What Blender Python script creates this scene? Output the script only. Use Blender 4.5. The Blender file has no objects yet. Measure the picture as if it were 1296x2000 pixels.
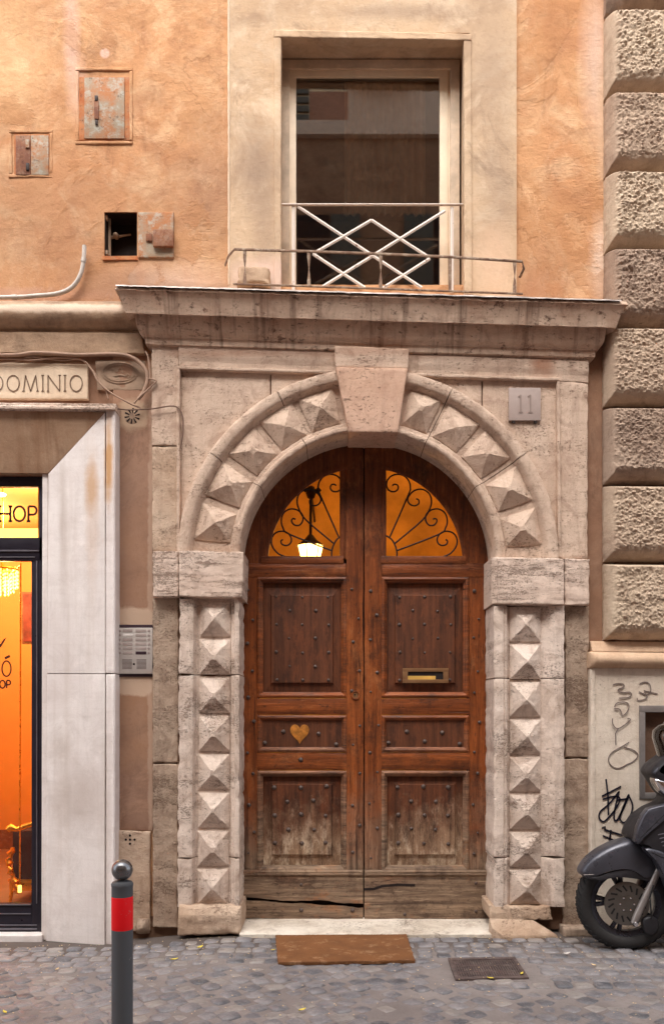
import bpy, bmesh, math, random
from mathutils import Vector, noise as mn
random.seed(4)
S = bpy.context.scene
COL = S.collection
R = math.radians

# ------------------------------------------------------------ camera, sky, sun, exposure
F = 1620.0          # focal length in photo pixels (photo 1296 x 2000)
DIST = 6.0          # camera to facade plane, metres
EYE = 1.6
cam_d = bpy.data.cameras.new('camera')
cam = bpy.data.objects.new('camera', cam_d); COL.objects.link(cam)
cam.location = (0, -DIST, EYE); cam.rotation_euler = (R(90), 0, 0)
cam_d.lens = F/2000*36; cam_d.sensor_width = 36; cam_d.shift_y = 383/2000.0
cam_d.clip_start = 0.05; cam_d.clip_end = 500
S.camera = cam

SUN_EL, SUN_AZ = 55, -14      # azimuth measured from straight behind the camera, towards the left
world = bpy.data.worlds.new('World'); S.world = world; world.use_nodes = True
wn = world.node_tree
bg = wn.nodes['Background']
sky = wn.nodes.new('ShaderNodeTexSky'); sky.sky_type = 'NISHITA'; sky.sun_disc = False
sky.sun_elevation = R(SUN_EL); sky.sun_rotation = R(180-SUN_AZ)
sky.dust_density = 3.5; sky.ozone_density = 1.0; sky.air_density = 1.0
hs = wn.nodes.new('ShaderNodeHueSaturation'); hs.inputs['Saturation'].default_value = 0.22   # thin overcast: a pale sky
wn.links.new(sky.outputs[0], hs.inputs['Color'])
wn.links.new(hs.outputs[0], bg.inputs['Color'])
bg.inputs['Strength'].default_value = 0.15
sun_d = bpy.data.lights.new('sun', 'SUN'); sun_d.energy = .95; sun_d.angle = R(50); sun_d.color = (1, .93, .84)
sun = bpy.data.objects.new('sun', sun_d); COL.objects.link(sun)
_el, _az = R(SUN_EL), R(SUN_AZ)
_dir = Vector((math.sin(_az)*math.cos(_el), -math.cos(_az)*math.cos(_el), math.sin(_el)))
sun.rotation_euler = _dir.to_track_quat('Z', 'Y').to_euler()
S.view_settings.view_transform = 'Standard'; S.view_settings.look = 'None'
S.view_settings.exposure = 1.68; S.view_settings.gamma = 1; S.view_settings.use_curve_mapping = False
S.cycles.max_bounces = 8; S.cycles.diffuse_bounces = 5; S.cycles.glossy_bounces = 4; S.cycles.transparent_max_bounces = 12
S.cycles.sample_clamp_indirect = 4; S.cycles.use_denoising = True
S.cycles.caustics_reflective = False; S.cycles.caustics_refractive = False

# ------------------------------------------------------------ measuring: photo pixel at a depth -> metres
def P(px, py, p=0.0):
    d = DIST - p
    return Vector(((px-648)/F*d, -p, EYE + (1383-py)/F*d))
def X(px, p=0.0): return (px-648)/F*(DIST-p)
def Z(py, p=0.0): return EYE + (1383-py)/F*(DIST-p)

# ------------------------------------------------------------ node helpers
class NT:
    def __init__(s, name):
        s.m = bpy.data.materials.new(name); s.m.use_nodes = True
        s.t = s.m.node_tree; s.b = s.t.nodes['Principled BSDF']; s.out = s.t.nodes['Material Output']
        g = s.t.nodes.new('ShaderNodeNewGeometry'); s.pos = g.outputs['Position']; s.geo = g
        s.nrm = None
    def n(s, ty, **kw):
        nd = s.t.nodes.new(ty)
        for k, v in kw.items(): setattr(nd, k, v)
        return nd
    def l(s, a, b): s.t.links.new(a, b)
    def put(s, sock, v):
        if isinstance(v, bpy.types.NodeSocket): s.l(v, sock)
        elif isinstance(v, (tuple, list)):
            sock.default_value = (*v, 1) if len(v) == 3 and sock.type == 'RGBA' else v
        else: sock.default_value = v
    def map(s, scale=(1,1,1), loc=(0,0,0), rot=(0,0,0), src=None):
        nd = s.n('ShaderNodeMapping'); s.l(src or s.pos, nd.inputs[0])
        nd.inputs['Scale'].default_value = scale; nd.inputs['Location'].default_value = loc; nd.inputs['Rotation'].default_value = rot
        return nd.outputs[0]
    def noise(s, scale, detail=5, rough=.55, vec=None, dist=0.0):
        nd = s.n('ShaderNodeTexNoise'); s.l(vec or s.pos, nd.inputs['Vector'])
        nd.inputs['Scale'].default_value = scale; nd.inputs['Detail'].default_value = detail
        nd.inputs['Roughness'].default_value = rough; nd.inputs['Distortion'].default_value = dist
        return nd.outputs[0]
    def vor(s, scale, feature='F1', vec=None, out=0, rnd=1.0):
        nd = s.n('ShaderNodeTexVoronoi', feature=feature); s.l(vec or s.pos, nd.inputs['Vector'])
        nd.inputs['Scale'].default_value = scale; nd.inputs['Randomness'].default_value = rnd
        return nd.outputs[out]
    def rmp(s, f, stops):
        nd = s.n('ShaderNodeValToRGB'); s.l(f, nd.inputs[0]); e = nd.color_ramp.elements
        while len(e) < len(stops): e.new(.5)
        for i, (p, c) in enumerate(stops):
            e[i].position = p; e[i].color = (c, c, c, 1) if not isinstance(c, (tuple, list)) else (*c, 1)
        return nd.outputs[0]
    def mix(s, f, a, b, mode='MIX'):
        nd = s.n('ShaderNodeMix', data_type='RGBA', blend_type=mode)
        s.put(nd.inputs[0], f); s.put(nd.inputs[6], a); s.put(nd.inputs[7], b)
        return nd.outputs[2]
    def math(s, op, a, b=0.0, c=None):
        nd = s.n('ShaderNodeMath', operation=op); s.put(nd.inputs[0], a); s.put(nd.inputs[1], b)
        if c is not None: s.put(nd.inputs[2], c)
        return nd.outputs[0]
    def mr(s, f, a, b, c=0.0, d=1.0):
        nd = s.n('ShaderNodeMapRange'); s.put(nd.inputs[0], f)
        for i, v in enumerate((a, b, c, d)): nd.inputs[i+1].default_value = v
        return nd.outputs[0]
    def sep(s, src=None):
        nd = s.n('ShaderNodeSeparateXYZ'); s.l(src or s.pos, nd.inputs[0]); return nd.outputs
    def blob(s, px, py, rx, ry, p=0.0, soft=.5, wob=.35, wscale=5.0):
        """a stain with its own shape: 1 inside the (pixel) ellipse, ragged rim"""
        c = P(px, py, p); k = (DIST-p)/F
        v = s.n('ShaderNodeVectorMath', operation='MULTIPLY_ADD')
        s.l(s.pos, v.inputs[0]); v.inputs[1].default_value = (1/(rx*k), 0, 1/(ry*k)); v.inputs[2].default_value = (-c.x/(rx*k), 0, -c.z/(ry*k))
        ln = s.n('ShaderNodeVectorMath', operation='LENGTH'); s.l(v.outputs[0], ln.inputs[0])
        if not hasattr(s, '_wn') or s._ws != wscale: s._wn = s.noise(wscale, 6, .65); s._ws = wscale
        w = s.math('MULTIPLY_ADD', s._wn, 2*wob, -wob)
        d = s.math('ADD', ln.outputs['Value'], w)
        return s.mr(d, 1-soft/2, 1+soft/2, 1, 0)
    def bump(s, h, strength=.5, dist=.01):
        nd = s.n('ShaderNodeBump'); s.l(h, nd.inputs['Height']); nd.inputs['Strength'].default_value = strength
        nd.inputs['Distance'].default_value = dist
        if s.nrm: s.l(s.nrm, nd.inputs['Normal'])
        s.nrm = nd.outputs[0]; return nd
    def done(s, col, rough=.8, metal=0.0, spec=.3, **kw):
        s.put(s.b.inputs['Base Color'], col); s.put(s.b.inputs['Roughness'], rough); s.put(s.b.inputs['Metallic'], metal)
        s.b.inputs['Specular IOR Level'].default_value = spec
        for k, v in kw.items(): s.put(s.b.inputs[k.replace('_', ' ')], v)
        if s.nrm: s.l(s.nrm, s.b.inputs['Normal'])
        return s.m

def sr(r, g, b):      # 0-255 sRGB -> linear
    f = lambda v: (v/255)/12.92 if v <= 10 else (((v/255)+.055)/1.055)**2.4
    return (f(r), f(g), f(b))

M = {}
def stucco(name, a, b, pale, dark, extra=None, bs=1.0):
    t = NT(name)
    c = t.mix(t.rmp(t.noise(.8, 8, .62, dist=.4), [(.38, 0), (.62, 1)]), a, b)
    c = t.mix(t.rmp(t.noise(3.2, 9, .7, dist=.8), [(.47, 0), (.68, .75)]), c, pale)
    c = t.mix(t.rmp(t.noise(2.1, 9, .68, dist=1.0, vec=t.map(loc=(5, 1, 3))), [(.5, 0), (.72, .7)]), c, dark)
    c = t.mix(t.rmp(t.noise(26, 6, .7), [(.52, 0), (.75, .4)]), c, dark)
    c = t.mix(t.rmp(t.noise(1.5, 10, .78, dist=1.4, vec=t.map((1.6, 1, .8), loc=(1, 6, 2))), [(.56, 0), (.66, .5)]), c, tuple(q*.72 for q in dark))
    c = t.mix(t.rmp(t.noise(1.1, 10, .75, dist=.8, vec=t.map(loc=(7, 6, 9))), [(.56, 0), (.64, .5)]), c, tuple(min(1, q*1.25) for q in pale))
    c = t.mix(t.rmp(t.noise(60, 4, .7, vec=t.map(loc=(2, 2, 8))), [(.62, 0), (.75, .35)]), c, pale)
    # trowel drags in patches, bending with the hand
    v = t.map((4, 4, 17), rot=(0, R(9), 0)); tro = t.noise(1.7, 8, .68, vec=v, dist=1.6)
    msk = t.mr(t.noise(1.3, 4, .6, vec=t.map(loc=(8, 3, 1))), .46, .66)
    tr2 = t.math('MULTIPLY', tro, msk)
    t.bump(t.noise(4.5, 8, .62), .8*bs, .025)
    t.bump(tr2, .42*bs, .016)
    t.bump(t.rmp(t.noise(7, 9, .75, dist=1.5), [(.48, 0), (.52, 1)]), .12*bs, .004)
    t.bump(t.noise(60, 5, .75), .3*bs, .004)
    if extra: c = extra(t, c)
    return t.done(c, .9, spec=.12)

def orange_extra(t, c):
    pinkish = sr(222, 186, 170); grey = sr(150, 118, 98); cream = sr(232, 196, 150)
    def a(f, k): return t.math('MULTIPLY', f, k)
    c = t.mix(a(t.blob(140, 60, 14, 90, soft=.9, wob=.5), .55), c, pinkish)       # old crack filler
    c = t.mix(a(t.blob(150, 170, 18, 60, soft=.9, wob=.5), .4), c, pinkish)
    c = t.mix(a(t.blob(205, 104, 9, 9, soft=.4, wob=.1), .8), c, pinkish)
    c = t.mix(a(t.blob(10, 110, 60, 90, soft=1.2), .5), c, cream)
    c = t.mix(a(t.blob(70, 420, 240, 130, soft=1.4), .28), c, grey)
    c = t.mix(a(t.blob(430, 380, 70, 110, soft=1.4), .45), c, grey)
    c = t.mix(a(t.blob(330, 560, 120, 40, soft=1.2), .75), c, sr(205, 175, 155))
    c = t.mix(a(t.blob(230, 560, 90, 26, soft=1.2), .6), c, grey)
    c = t.mix(a(t.blob(360, 580, 160, 22, soft=.9), .6), c, sr(120, 92, 78))
    c = t.mix(a(t.blob(60, 578, 160, 14, soft=.9), .6), c, sr(190, 150, 132))
    c = t.mix(a(t.blob(1165, 110, 26, 120, soft=1.3), .6), c, sr(214, 190, 176))
    c = t.mix(a(t.blob(1178, 520, 26, 90, soft=.8, wob=.6), .75), c, sr(226, 200, 180))
    c = t.mix(a(t.blob(1180, 260, 14, 140, soft=.8, wob=.7), .6), c, sr(214, 180, 150))
    c = t.mix(a(t.blob(1050, 560, 90, 60, soft=1.3), .35), c, grey)
    # hairline cracks and the ragged outlines of old repairs
    wv = t.n('ShaderNodeVectorMath', operation='MULTIPLY_ADD'); nz = t.n('ShaderNodeTexNoise'); t.l(t.pos, nz.inputs['Vector']); nz.inputs['Scale'].default_value = 3.2; nz.inputs['Detail'].default_value = 8
    t.l(nz.outputs[1], wv.inputs[0]); wv.inputs[1].default_value = (.5, .5, .5); t.l(t.pos, wv.inputs[2])
    ed = t.vor(.85, 'DISTANCE_TO_EDGE', vec=wv.outputs[0])
    cm = t.mr(t.noise(1.1, 4, .6, vec=t.map(loc=(3, 7, 1))), .54, .62)
    crack = t.math('MULTIPLY', t.rmp(ed, [(.0, 1), (.006, 0)]), cm)
    c = t.mix(t.math('MULTIPLY', crack, .32), c, sr(128, 84, 58)); t.bump(t.math('SUBTRACT', 1.0, crack), .3, .004)
    patch = t.rmp(t.noise(.75, 9, .66, dist=1.2, vec=t.map(loc=(11, 6, 4))), [(.54, 0), (.56, 1)])
    c = t.mix(t.math('MULTIPLY', patch, .4), c, sr(176, 124, 84))
    t.bump(patch, .35, .008)
    # streaks of rain dirt
    s = t.noise(1.0, 5, .6, vec=t.map((9, 9, .8)))
    c = t.mix(t.rmp(s, [(.5, 0), (.8, .35)]), c, sr(196, 140, 104))
    return c
M['stucco_orange'] = stucco('orange_stucco', sr(205, 158, 116), sr(195, 142, 101), sr(217, 180, 143), sr(164, 114, 83), orange_extra)

def surround_extra(t, c):
    grey = sr(150, 126, 108)
    def a(f, k): return t.math('MULTIPLY', f, k)
    for (x, y, rx, ry, k) in ((500, 330, 40, 70, .7), (520, 440, 26, 90, .45), (955, 150, 40, 130, .5), (975, 380, 36, 90, .45), (780, 30, 120, 14, .5), (560, 20, 80, 20, .2)):
        c = t.mix(a(t.blob(x, y, rx, ry, soft=1.3, wob=.6, wscale=4), k), c, grey)
    c = t.mix(a(t.blob(520, 545, 70, 34, soft=.9), .6), c, sr(224, 196, 184))
    c = t.mix(a(t.blob(965, 520, 36, 70, soft=1), .45), c, sr(228, 190, 160))
    return c
M['stucco_cream'] = stucco('cream_stucco', sr(206, 178, 148), sr(196, 164, 132), sr(216, 194, 168), sr(156, 128, 106), surround_extra, .55)
M['stucco_brown'] = stucco('brown_plaster', sr(148, 114, 92), sr(138, 104, 84), sr(162, 130, 108), sr(120, 92, 76), None, .5)
def lower_extra(t, c):
    pale = sr(198, 172, 150)
    def a(f, k): return t.math('MULTIPLY', f, k)
    c = t.mix(a(t.blob(262, 1208, 50, 22, soft=.25, wob=.45, wscale=14), .85), c, pale)
    c = t.mix(a(t.blob(262, 1338, 48, 22, soft=.25, wob=.45, wscale=14), .85), c, pale)
    c = t.mix(a(t.blob(258, 812, 34, 30, soft=.3, wob=.45, wscale=14), .6), c, sr(190, 166, 140))
    c = t.mix(a(t.blob(296, 1250, 6, 500, soft=.5, wob=.9, wscale=14), .5), c, sr(196, 170, 150))
    return c
M['stucco_strip'] = stucco('strip_plaster', sr(154, 122, 104), sr(160, 122, 96), sr(166, 132, 110), sr(128, 98, 82), lower_extra, .35)
M['stucco_dim'] = stucco('shade_toned_opposite_stucco', sr(150, 120, 96), sr(138, 106, 84), sr(170, 140, 112), sr(110, 84, 66), None, .5)  # darkened base colour stands for the shade on the opposite wall

def stone(name, a, b, stain, pits=.5, pitscale=60, band=0.0, rough=.85, grime=.5, extra=None, bs=1.0, speck=.5):
    t = NT(name)
    c = t.mix(t.rmp(t.noise(2.2, 8, .62), [(.38, 0), (.62, 1)]), a, b)
    c = t.mix(t.rmp(t.noise(5.5, 9, .74, dist=1.0), [(.48, 0), (.72, grime*1.15)]), c, stain)
    # soot and rain runs
    run = t.noise(1.0, 7, .66, vec=t.map((13, 5, 1.5)), dist=.5)
    c = t.mix(t.rmp(run, [(.53, 0), (.76, grime*.6)]), c, tuple(q*.62 for q in stain))
    # faint bedding of the travertine
    v = t.map((1.2, 1.2, 13), rot=(0, R(1.5), 0)); bed = t.noise(2.2, 7, .68, vec=v, dist=.5)
    c = t.mix(t.rmp(bed, [(.5, 0), (.75, .2+band*.4)]), c, stain)
    c = t.mix(t.rmp(t.noise(4.2, 8, .7, vec=t.map(loc=(9, 2, 4))), [(.54, 0), (.7, .55)]), c, tuple(min(1, q*1.22) for q in a))
    # pits, fine everywhere and larger ones in bands
    pv = t.map((1, 1, 2.0)); n1 = t.noise(pitscale, 4, .7, vec=pv); n3 = t.noise(pitscale*.36, 5, .7, vec=t.map((1, 1, 2.6), loc=(1, 4, 2)))
    n2 = t.noise(3.0, 6, .62, vec=t.map((1, 1, 2), loc=(3, 1, 7)))
    amt = t.mr(n2, .38, .66, .0, .13*pits+.02)
    if band: amt = t.math('ADD', amt, t.math('MULTIPLY', t.mr(bed, .47, .6), .11*band))
    th = t.math('SUBTRACT', .70-.03*pits, amt)
    pit = t.mr(t.math('SUBTRACT', n1, th), 0, .045)
    pit = t.math('MAXIMUM', pit, t.mr(t.math('SUBTRACT', n3, t.math('ADD', th, .035)), 0, .03))
    c = t.mix(t.math('MULTIPLY', pit, .6), c, sr(104, 78, 62))
    c = t.mix(t.rmp(t.noise(120, 4, .7), [(.52, 0), (.75, .5*speck)]), c, stain)
    t.bump(t.noise(10, 8, .66), .55*bs, .012)
    t.bump(t.noise(80, 5, .75), .4*bs, .004)
    inv = t.math('SUBTRACT', 1.0, pit); t.bump(inv, .8, .006)
    if extra: c = extra(t, c)
    return t.done(c, rough, spec=.2)

def frame_extra(t, c):
    def a(f, k): return t.math('MULTIPLY', f, k)
    rust = sr(150, 92, 58)
    for (x, y, rx, ry, k) in ((720, 690, 200, 9, .3), (1060, 712, 22, 20, .6), (230, 700, 20, 60, .4), (420, 690, 90, 8, .35)):
        c = t.mix(a(t.blob(x, y, rx, ry, p=.08, soft=1, wob=.6, wscale=9), k), c, rust)
    return c
M['trav_frame'] = stone('portal_travertine', sr(212, 188, 168), sr(200, 174, 154), sr(152, 122, 104), .75, 55, .25, extra=frame_extra, grime=.7, bs=1.2, speck=.8)
def cornice_extra(t, c):
    # dark drip stains under the lip, rust spots
    s = t.noise(1.0, 5, .6, vec=t.map((16, 2, .9)))
    z = t.sep()[2]
    c = t.mix(t.rmp(s, [(.55, 0), (.7, .65)]), c, sr(92, 66, 54))
    c = t.mix(t.rmp(t.noise(13, 6, .7, vec=t.map((1, 1, 1.6))), [(.57, 0), (.66, .85)]), c, sr(78, 52, 42))
    c = t.mix(t.rmp(t.noise(3, 5, .7), [(.5, 0), (.75, .5)]), c, sr(170, 120, 90))
    return c
M['trav_cornice'] = stone('stained_cornice_travertine', sr(216, 190, 168), sr(204, 176, 154), sr(146, 116, 98), .5, 45, .25, grime=.6, extra=cornice_extra)
M['trav_key'] = stone('keystone_travertine', sr(214, 180, 158), sr(206, 170, 146), sr(166, 122, 100), .8, 42, 0, grime=.45)
M['trav_jamb'] = stone('jamb_travertine', sr(230, 212, 198), sr(216, 196, 180), sr(158, 130, 112), 1.0, 62, .15, grime=.75, bs=1.4, speck=.8)
M['trav_jamb_rough'] = stone('rough_jamb_travertine', sr(206, 182, 160), sr(186, 158, 134), sr(140, 108, 88), .9, 70, .1, grime=.6, bs=1.8)
M['trav_impost'] = stone('pitted_impost_travertine', sr(224, 202, 186), sr(214, 190, 172), sr(166, 136, 116), 1.0, 75, .9, grime=.4, bs=1.4)
M['trav_side'] = stone('brown_side_travertine', sr(188, 166, 146), sr(174, 150, 130), sr(126, 102, 86), 1.2, 75, .1, grime=.75, bs=2.2, speck=1)
M['quoin'] = stone('rusticated_travertine', sr(190, 168, 146), sr(178, 154, 134), sr(128, 104, 88), .3, 60, 0, grime=.6, bs=1.5)
M['quoin_b'] = stone('darker_rusticated_travertine', sr(172, 150, 132), sr(160, 136, 118), sr(112, 90, 78), .4, 50, .1, grime=.7, bs=1.7)
M['quoin_c'] = stone('paler_rusticated_travertine', sr(204, 184, 160), sr(190, 168, 146), sr(142, 118, 98), .3, 70, 0, grime=.5, bs=1.4)
M['quoin_smooth'] = stone('moulding_travertine', sr(206, 176, 148), sr(196, 164, 136), sr(150, 118, 96), .3, 60, .1, grime=.4)
M['plinth'] = stone('pale_plinth_stone', sr(224, 210, 194), sr(214, 198, 180), sr(168, 144, 124), .5, 70, 0, grime=.35)
M['mortar_dark'] = stone('dark_joint_mortar', sr(120, 92, 74), sr(104, 78, 62), sr(80, 60, 48), .3, 60, 0)
def marble_extra(t, c):
    def a(f, k): return t.math('MULTIPLY', f, k)
    s = t.noise(1.0, 5, .6, vec=t.map((14, 2, .6)))
    c = t.mix(t.rmp(s, [(.48, 0), (.75, .45)]), c, sr(196, 180, 168))
    for (x, y, rx, ry, k) in ((213, 900, 8, 70, 1.0), (178, 950, 12, 44, .7), (120, 1050, 8, 110, .35), (150, 1560, 50, 60, .4), (110, 1460, 26, 30, .3), (180, 1000, 12, 120, .25)):
        c = t.mix(a(t.blob(x, y, rx, ry, p=.12, soft=1, wob=.6, wscale=9), k), c, sr(196, 152, 108) if x > 170 and y < 1100 else sr(170, 152, 140))
    return c
M['marble'] = stone('white_marble_jamb', sr(232, 224, 220), sr(222, 212, 208), sr(186, 172, 164), .12, 80, 0, rough=.6, grime=.35, extra=marble_extra, bs=.4)
M['marble_sill'] = stone('worn_white_threshold', sr(224, 214, 200), sr(208, 196, 180), sr(146, 122, 104), 1.0, 50, 0, rough=.6, grime=.55, bs=.8)
def lintel_extra(t, c):
    s = t.noise(1.0, 5, .6, vec=t.map((11, 2, .7)))
    c = t.mix(t.rmp(s, [(.5, 0), (.7, .6)]), c, sr(130, 92, 66))
    return c
M['lintel'] = stone('brown_stained_lintel', sr(178, 148, 122), sr(162, 130, 104), sr(120, 90, 70), .2, 60, 0, grime=.4, extra=lintel_extra, bs=.7)
def course_extra(t, c):
    c = t.mix(t.rmp(t.noise(3.2, 7, .7), [(.48, 0), (.62, .8)]), c, sr(128, 106, 88))
    c = t.mix(t.blob(120, 604, 240, 9, p=.1, soft=.6, wob=.6, wscale=14), c, sr(214, 190, 168))
    return c
M['course'] = stone('weathered_string_course', sr(178, 150, 124), sr(168, 138, 112), sr(120, 94, 78), .15, 60, 0, grime=.5, extra=course_extra)
M['plaque'] = stone('cream_plaque_stone', sr(222, 200, 174), sr(214, 190, 164), sr(180, 152, 128), .1, 60, 0, grime=.3, bs=.4)

def wood(name, horiz=False, seed=0.0, lift=0.0):
    t = NT(name)
    sc = (1.6, 3, 30) if horiz else (30, 3, 1.6)
    v = t.map(sc, loc=(seed, seed*.7, seed*1.3)); g = t.noise(1.0, 6, .62, vec=v, dist=.5)
    v2 = t.map((sc[0]*4, 3, sc[2]*4), loc=(seed, 0, 3)); g2 = t.noise(1.0, 4, .6, vec=v2)
    z = t.sep()[2]
    # bare greyed wood low on the door where the varnish has gone
    w = t.math('ADD', t.mr(z, .0, 1.55, 1.0, 0.0), t.math('MULTIPLY_ADD', t.noise(2.6, 7, .7), .9, -.45))
    w = t.mr(w, .3-lift, .78-lift*.6)
    rich = t.mix(t.rmp(g, [(.3, 0), (.7, 1)]), sr(88, 42, 18), sr(160, 86, 40))
    grey = t.mix(t.rmp(g, [(.3, 0), (.7, 1)]), sr(78, 60, 48), sr(158, 132, 108))
    c = t.mix(w, rich, grey)
    hi = t.mr(z, 2.0, 3.2)                                         # older dark varnish up high
    c = t.mix(t.math('MULTIPLY', hi, .55), c, sr(70, 34, 22))
    c = t.mix(t.rmp(g2, [(.55, 0), (.75, .55)]), c, sr(54, 26, 16))
    c = t.mix(t.rmp(t.noise(7, 8, .78, vec=t.map((1, 1, .5) if not horiz else (.5, 1, 1))), [(.54, 0), (.68, .6)]), c, sr(168, 108, 66))
    c = t.mix(t.rmp(t.noise(4, 8, .74, vec=t.map(loc=(4, 2, 9))), [(.5, 0), (.66, .75)]), c, sr(52, 32, 24))
    c = t.mix(t.rmp(t.noise(48, 5, .75, vec=t.map((1, 1, .45) if not horiz else (.45, 1, 1))), [(.57, 0), (.68, .7)]), c, sr(44, 26, 20))
    scr = t.noise(9, 5, .7, vec=t.map((6, 1, .6) if not horiz else (.6, 1, 6), loc=(3, 3, 3)), dist=.6)
    c = t.mix(t.rmp(scr, [(.57, 0), (.66, .5)]), c, t.mix(w, sr(160, 92, 52), sr(186, 160, 132)))
    crk = t.rmp(t.noise(1.0, 4, .6, vec=t.map((60, 3, 1.1) if not horiz else (1.1, 3, 60), loc=(2, 9, 4)), dist=.8), [(.30, 1), (.34, 0)])
    c = t.mix(crk, c, sr(30, 18, 14)); t.bump(t.math('SUBTRACT', 1.0, crk), .8, .006)
    t.bump(g, .7, .006); t.bump(g2, .6, .003); t.bump(t.noise(25, 6, .75), .45, .005)
    rgh = t.mix(w, (.42,)*3, (.75,)*3)
    return t.done(c, rgh, spec=.35)
M['wood_v'] = wood('weathered_wood_upright'); M['wood_h'] = wood('weathered_wood_level', True, 5)
M['wood_m'] = wood('weathered_lit_tone_moulding', True, 11, .3)  # lift paints light on upward moulding faces as paler, greyer wood
def woodpanel(name, dark):
    t = NT(name)
    v = t.map((26, 3, 1.3), loc=(7, 2, 1)); g = t.noise(1.0, 6, .62, vec=v, dist=.5)
    z = t.sep()[2]
    w = t.math('ADD', t.mr(z, .2, 1.15, 1.0, 0.0), t.math('MULTIPLY_ADD', t.noise(3.6, 7, .72), 1.1, -.6))
    w = t.mr(w, .22, .7)
    rich = t.mix(t.rmp(g, [(.3, 0), (.7, 1)]), sr(62, 35, 22), sr(108, 62, 38))
    grey = t.mix(t.rmp(g, [(.3, 0), (.7, 1)]), sr(96, 70, 52), sr(176, 144, 116))
    c = t.mix(w, rich, grey)
    c = t.mix(t.rmp(t.noise(30, 5, .7, vec=t.map((2, 1, .5))), [(.55, 0), (.72, .5)]), c, sr(64, 40, 28))
    # scratches
    sc = t.noise(14, 2, .5, vec=t.map((4, 1, .7), rot=(0, R(35), 0)), dist=2); c = t.mix(t.math('MULTIPLY', t.rmp(sc, [(.47, 0), (.5, 1), (.53, 0)]), t.math('MULTIPLY', w, .35)), c, sr(214, 186, 150))
    c = t.mix(t.rmp(t.noise(9, 9, .78, vec=t.map((1.5, 1, .6), loc=(2, 1, 5))), [(.5, 0), (.6, .75)]), c, t.mix(w, sr(112, 62, 36), sr(214, 194, 168)))
    c = t.mix(t.rmp(t.noise(7, 9, .78, vec=t.map((1.8, 1, .5), loc=(6, 4, 2))), [(.52, 0), (.64, .65)]), c, sr(46, 28, 22))
    t.bump(g, .7, .006); t.bump(t.noise(40, 6, .75), .5, .004)
    return t.done(c, .62, spec=.3)
M['wood_panel'] = woodpanel('weathered_wood_panel', 0)

def rusty(name, a, b, blot, k=.5):
    t = NT(name)
    c = t.mix(t.rmp(t.noise(7, 7, .72), [(.4, 0), (.6, 1)]), a, b)
    c = t.mix(t.rmp(t.noise(16, 7, .75, vec=t.map(loc=(5, 3, 2))), [(.5, 0), (.62, k)]), c, blot)
    c = t.mix(t.rmp(t.noise(30, 5, .7), [(.58, 0), (.7, .7)]), c, sr(70, 42, 30))
    t.bump(t.noise(40, 6, .7), .5, .004)
    return t.done(c, .8, metal=.1)
M['rust_grey'] = rusty('rusty_grey_sheet', sr(176, 118, 78), sr(160, 144, 124), sr(178, 176, 164), .75)
M['rust_orange'] = rusty('rusty_orange_sheet', sr(172, 98, 56), sr(184, 124, 80), sr(150, 132, 112), .4)
M['grate_rust'] = rusty('dirty_grate_iron', sr(78, 66, 64), sr(98, 82, 78), sr(126, 114, 108), .5)
M['rust_dark'] = rusty('rusty_dark_sheet', sr(120, 78, 62), sr(146, 98, 70), sr(160, 136, 116), .5)
M['rail_rust'] = rusty('rusty_ledge_rail', sr(120, 92, 76), sr(150, 124, 104), sr(196, 180, 160), .6)

def plain(name, c, rough=.6, metal=0.0, spec=.4, var=.12, bump=0.0, sc=14, **kw):
    t = NT(name)
    col = t.mix(t.rmp(t.noise(sc, 6, .65), [(.35, 0), (.7, 1)]), tuple(v*(1-var) for v in c), tuple(min(1, v*(1+var)) for v in c))
    if bump: t.bump(t.noise(sc*5, 5, .65), bump, .003)
    r = t.mr(t.noise(sc*1.7, 5, .6), .3, .7, max(.02, rough-.08), min(1, rough+.08))
    return t.done(col, r, metal, spec, **kw)
def chipped(name, paint, under, amt=.6, sc=22):
    t = NT(name); f = t.rmp(t.noise(sc, 6, .7), [(amt, 0), (amt+.05, 1)])
    t.bump(f, .4, .002)
    return t.done(t.mix(f, paint, under), .6)
M['iron_white'] = chipped('chipped_white_iron', sr(222, 208, 196), sr(130, 96, 74), .6)
M['frame_cream'] = plain('cream_window_paint', sr(230, 208, 180), .5, var=.1, sc=5)
M['frame_old'] = plain('old_frame_paint', sr(206, 184, 160), .7, var=.2, sc=8, bump=.3)
M['iron'] = plain('dark_iron', sr(48, 38, 36), .55, .5)
M['stud'] = plain('iron_studs', sr(92, 78, 72), .6, .4)
M['black_frame'] = plain('black_painted_metal', sr(38, 34, 44), .35, .2)
M['black_lite'] = plain('grey_metal_edge', sr(120, 116, 124), .35, .5)
M['alu'] = plain('brushed_aluminium', sr(196, 188, 182), .4, .35, var=.04)
M['alu_dark'] = plain('dark_grille_slots', sr(92, 80, 78), .6)
M['slot_grey'] = plain('name_slot', sr(168, 154, 148), .4, .1)
M['slot_white'] = plain('white_name_card', sr(222, 214, 208), .5)
M['strip_dark'] = plain('dark_plastic_strip', sr(58, 40, 48), .4)
M['cable'] = plain('grimy_cable', sr(158, 128, 108), .7)
M['cable_dark'] = plain('dark_cable', sr(112, 86, 72), .7)
M['pvc'] = plain('grey_pvc_conduit', sr(196, 186, 176), .45, bump=.1)
M['number_tile'] = plain('pale_number_tile', sr(170, 152, 144), .5, var=.05)
M['number_digit'] = plain('raised_digit', sr(148, 130, 122), .5, var=.05)
M['cast'] = plain('grimy_cast_plate', sr(158, 132, 110), .75, var=.25, bump=.4, sc=9)
M['letter'] = plain('incised_letter_paint', sr(110, 86, 68), .8)
M['void'] = plain('dark_void', sr(34, 24, 22), .9)
M['brass_old'] = plain('old_brass', sr(150, 112, 78), .45, .6)
M['heart'] = plain('ochre_heart_wood', sr(176, 112, 44), .5, var=.4, sc=30)
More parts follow.
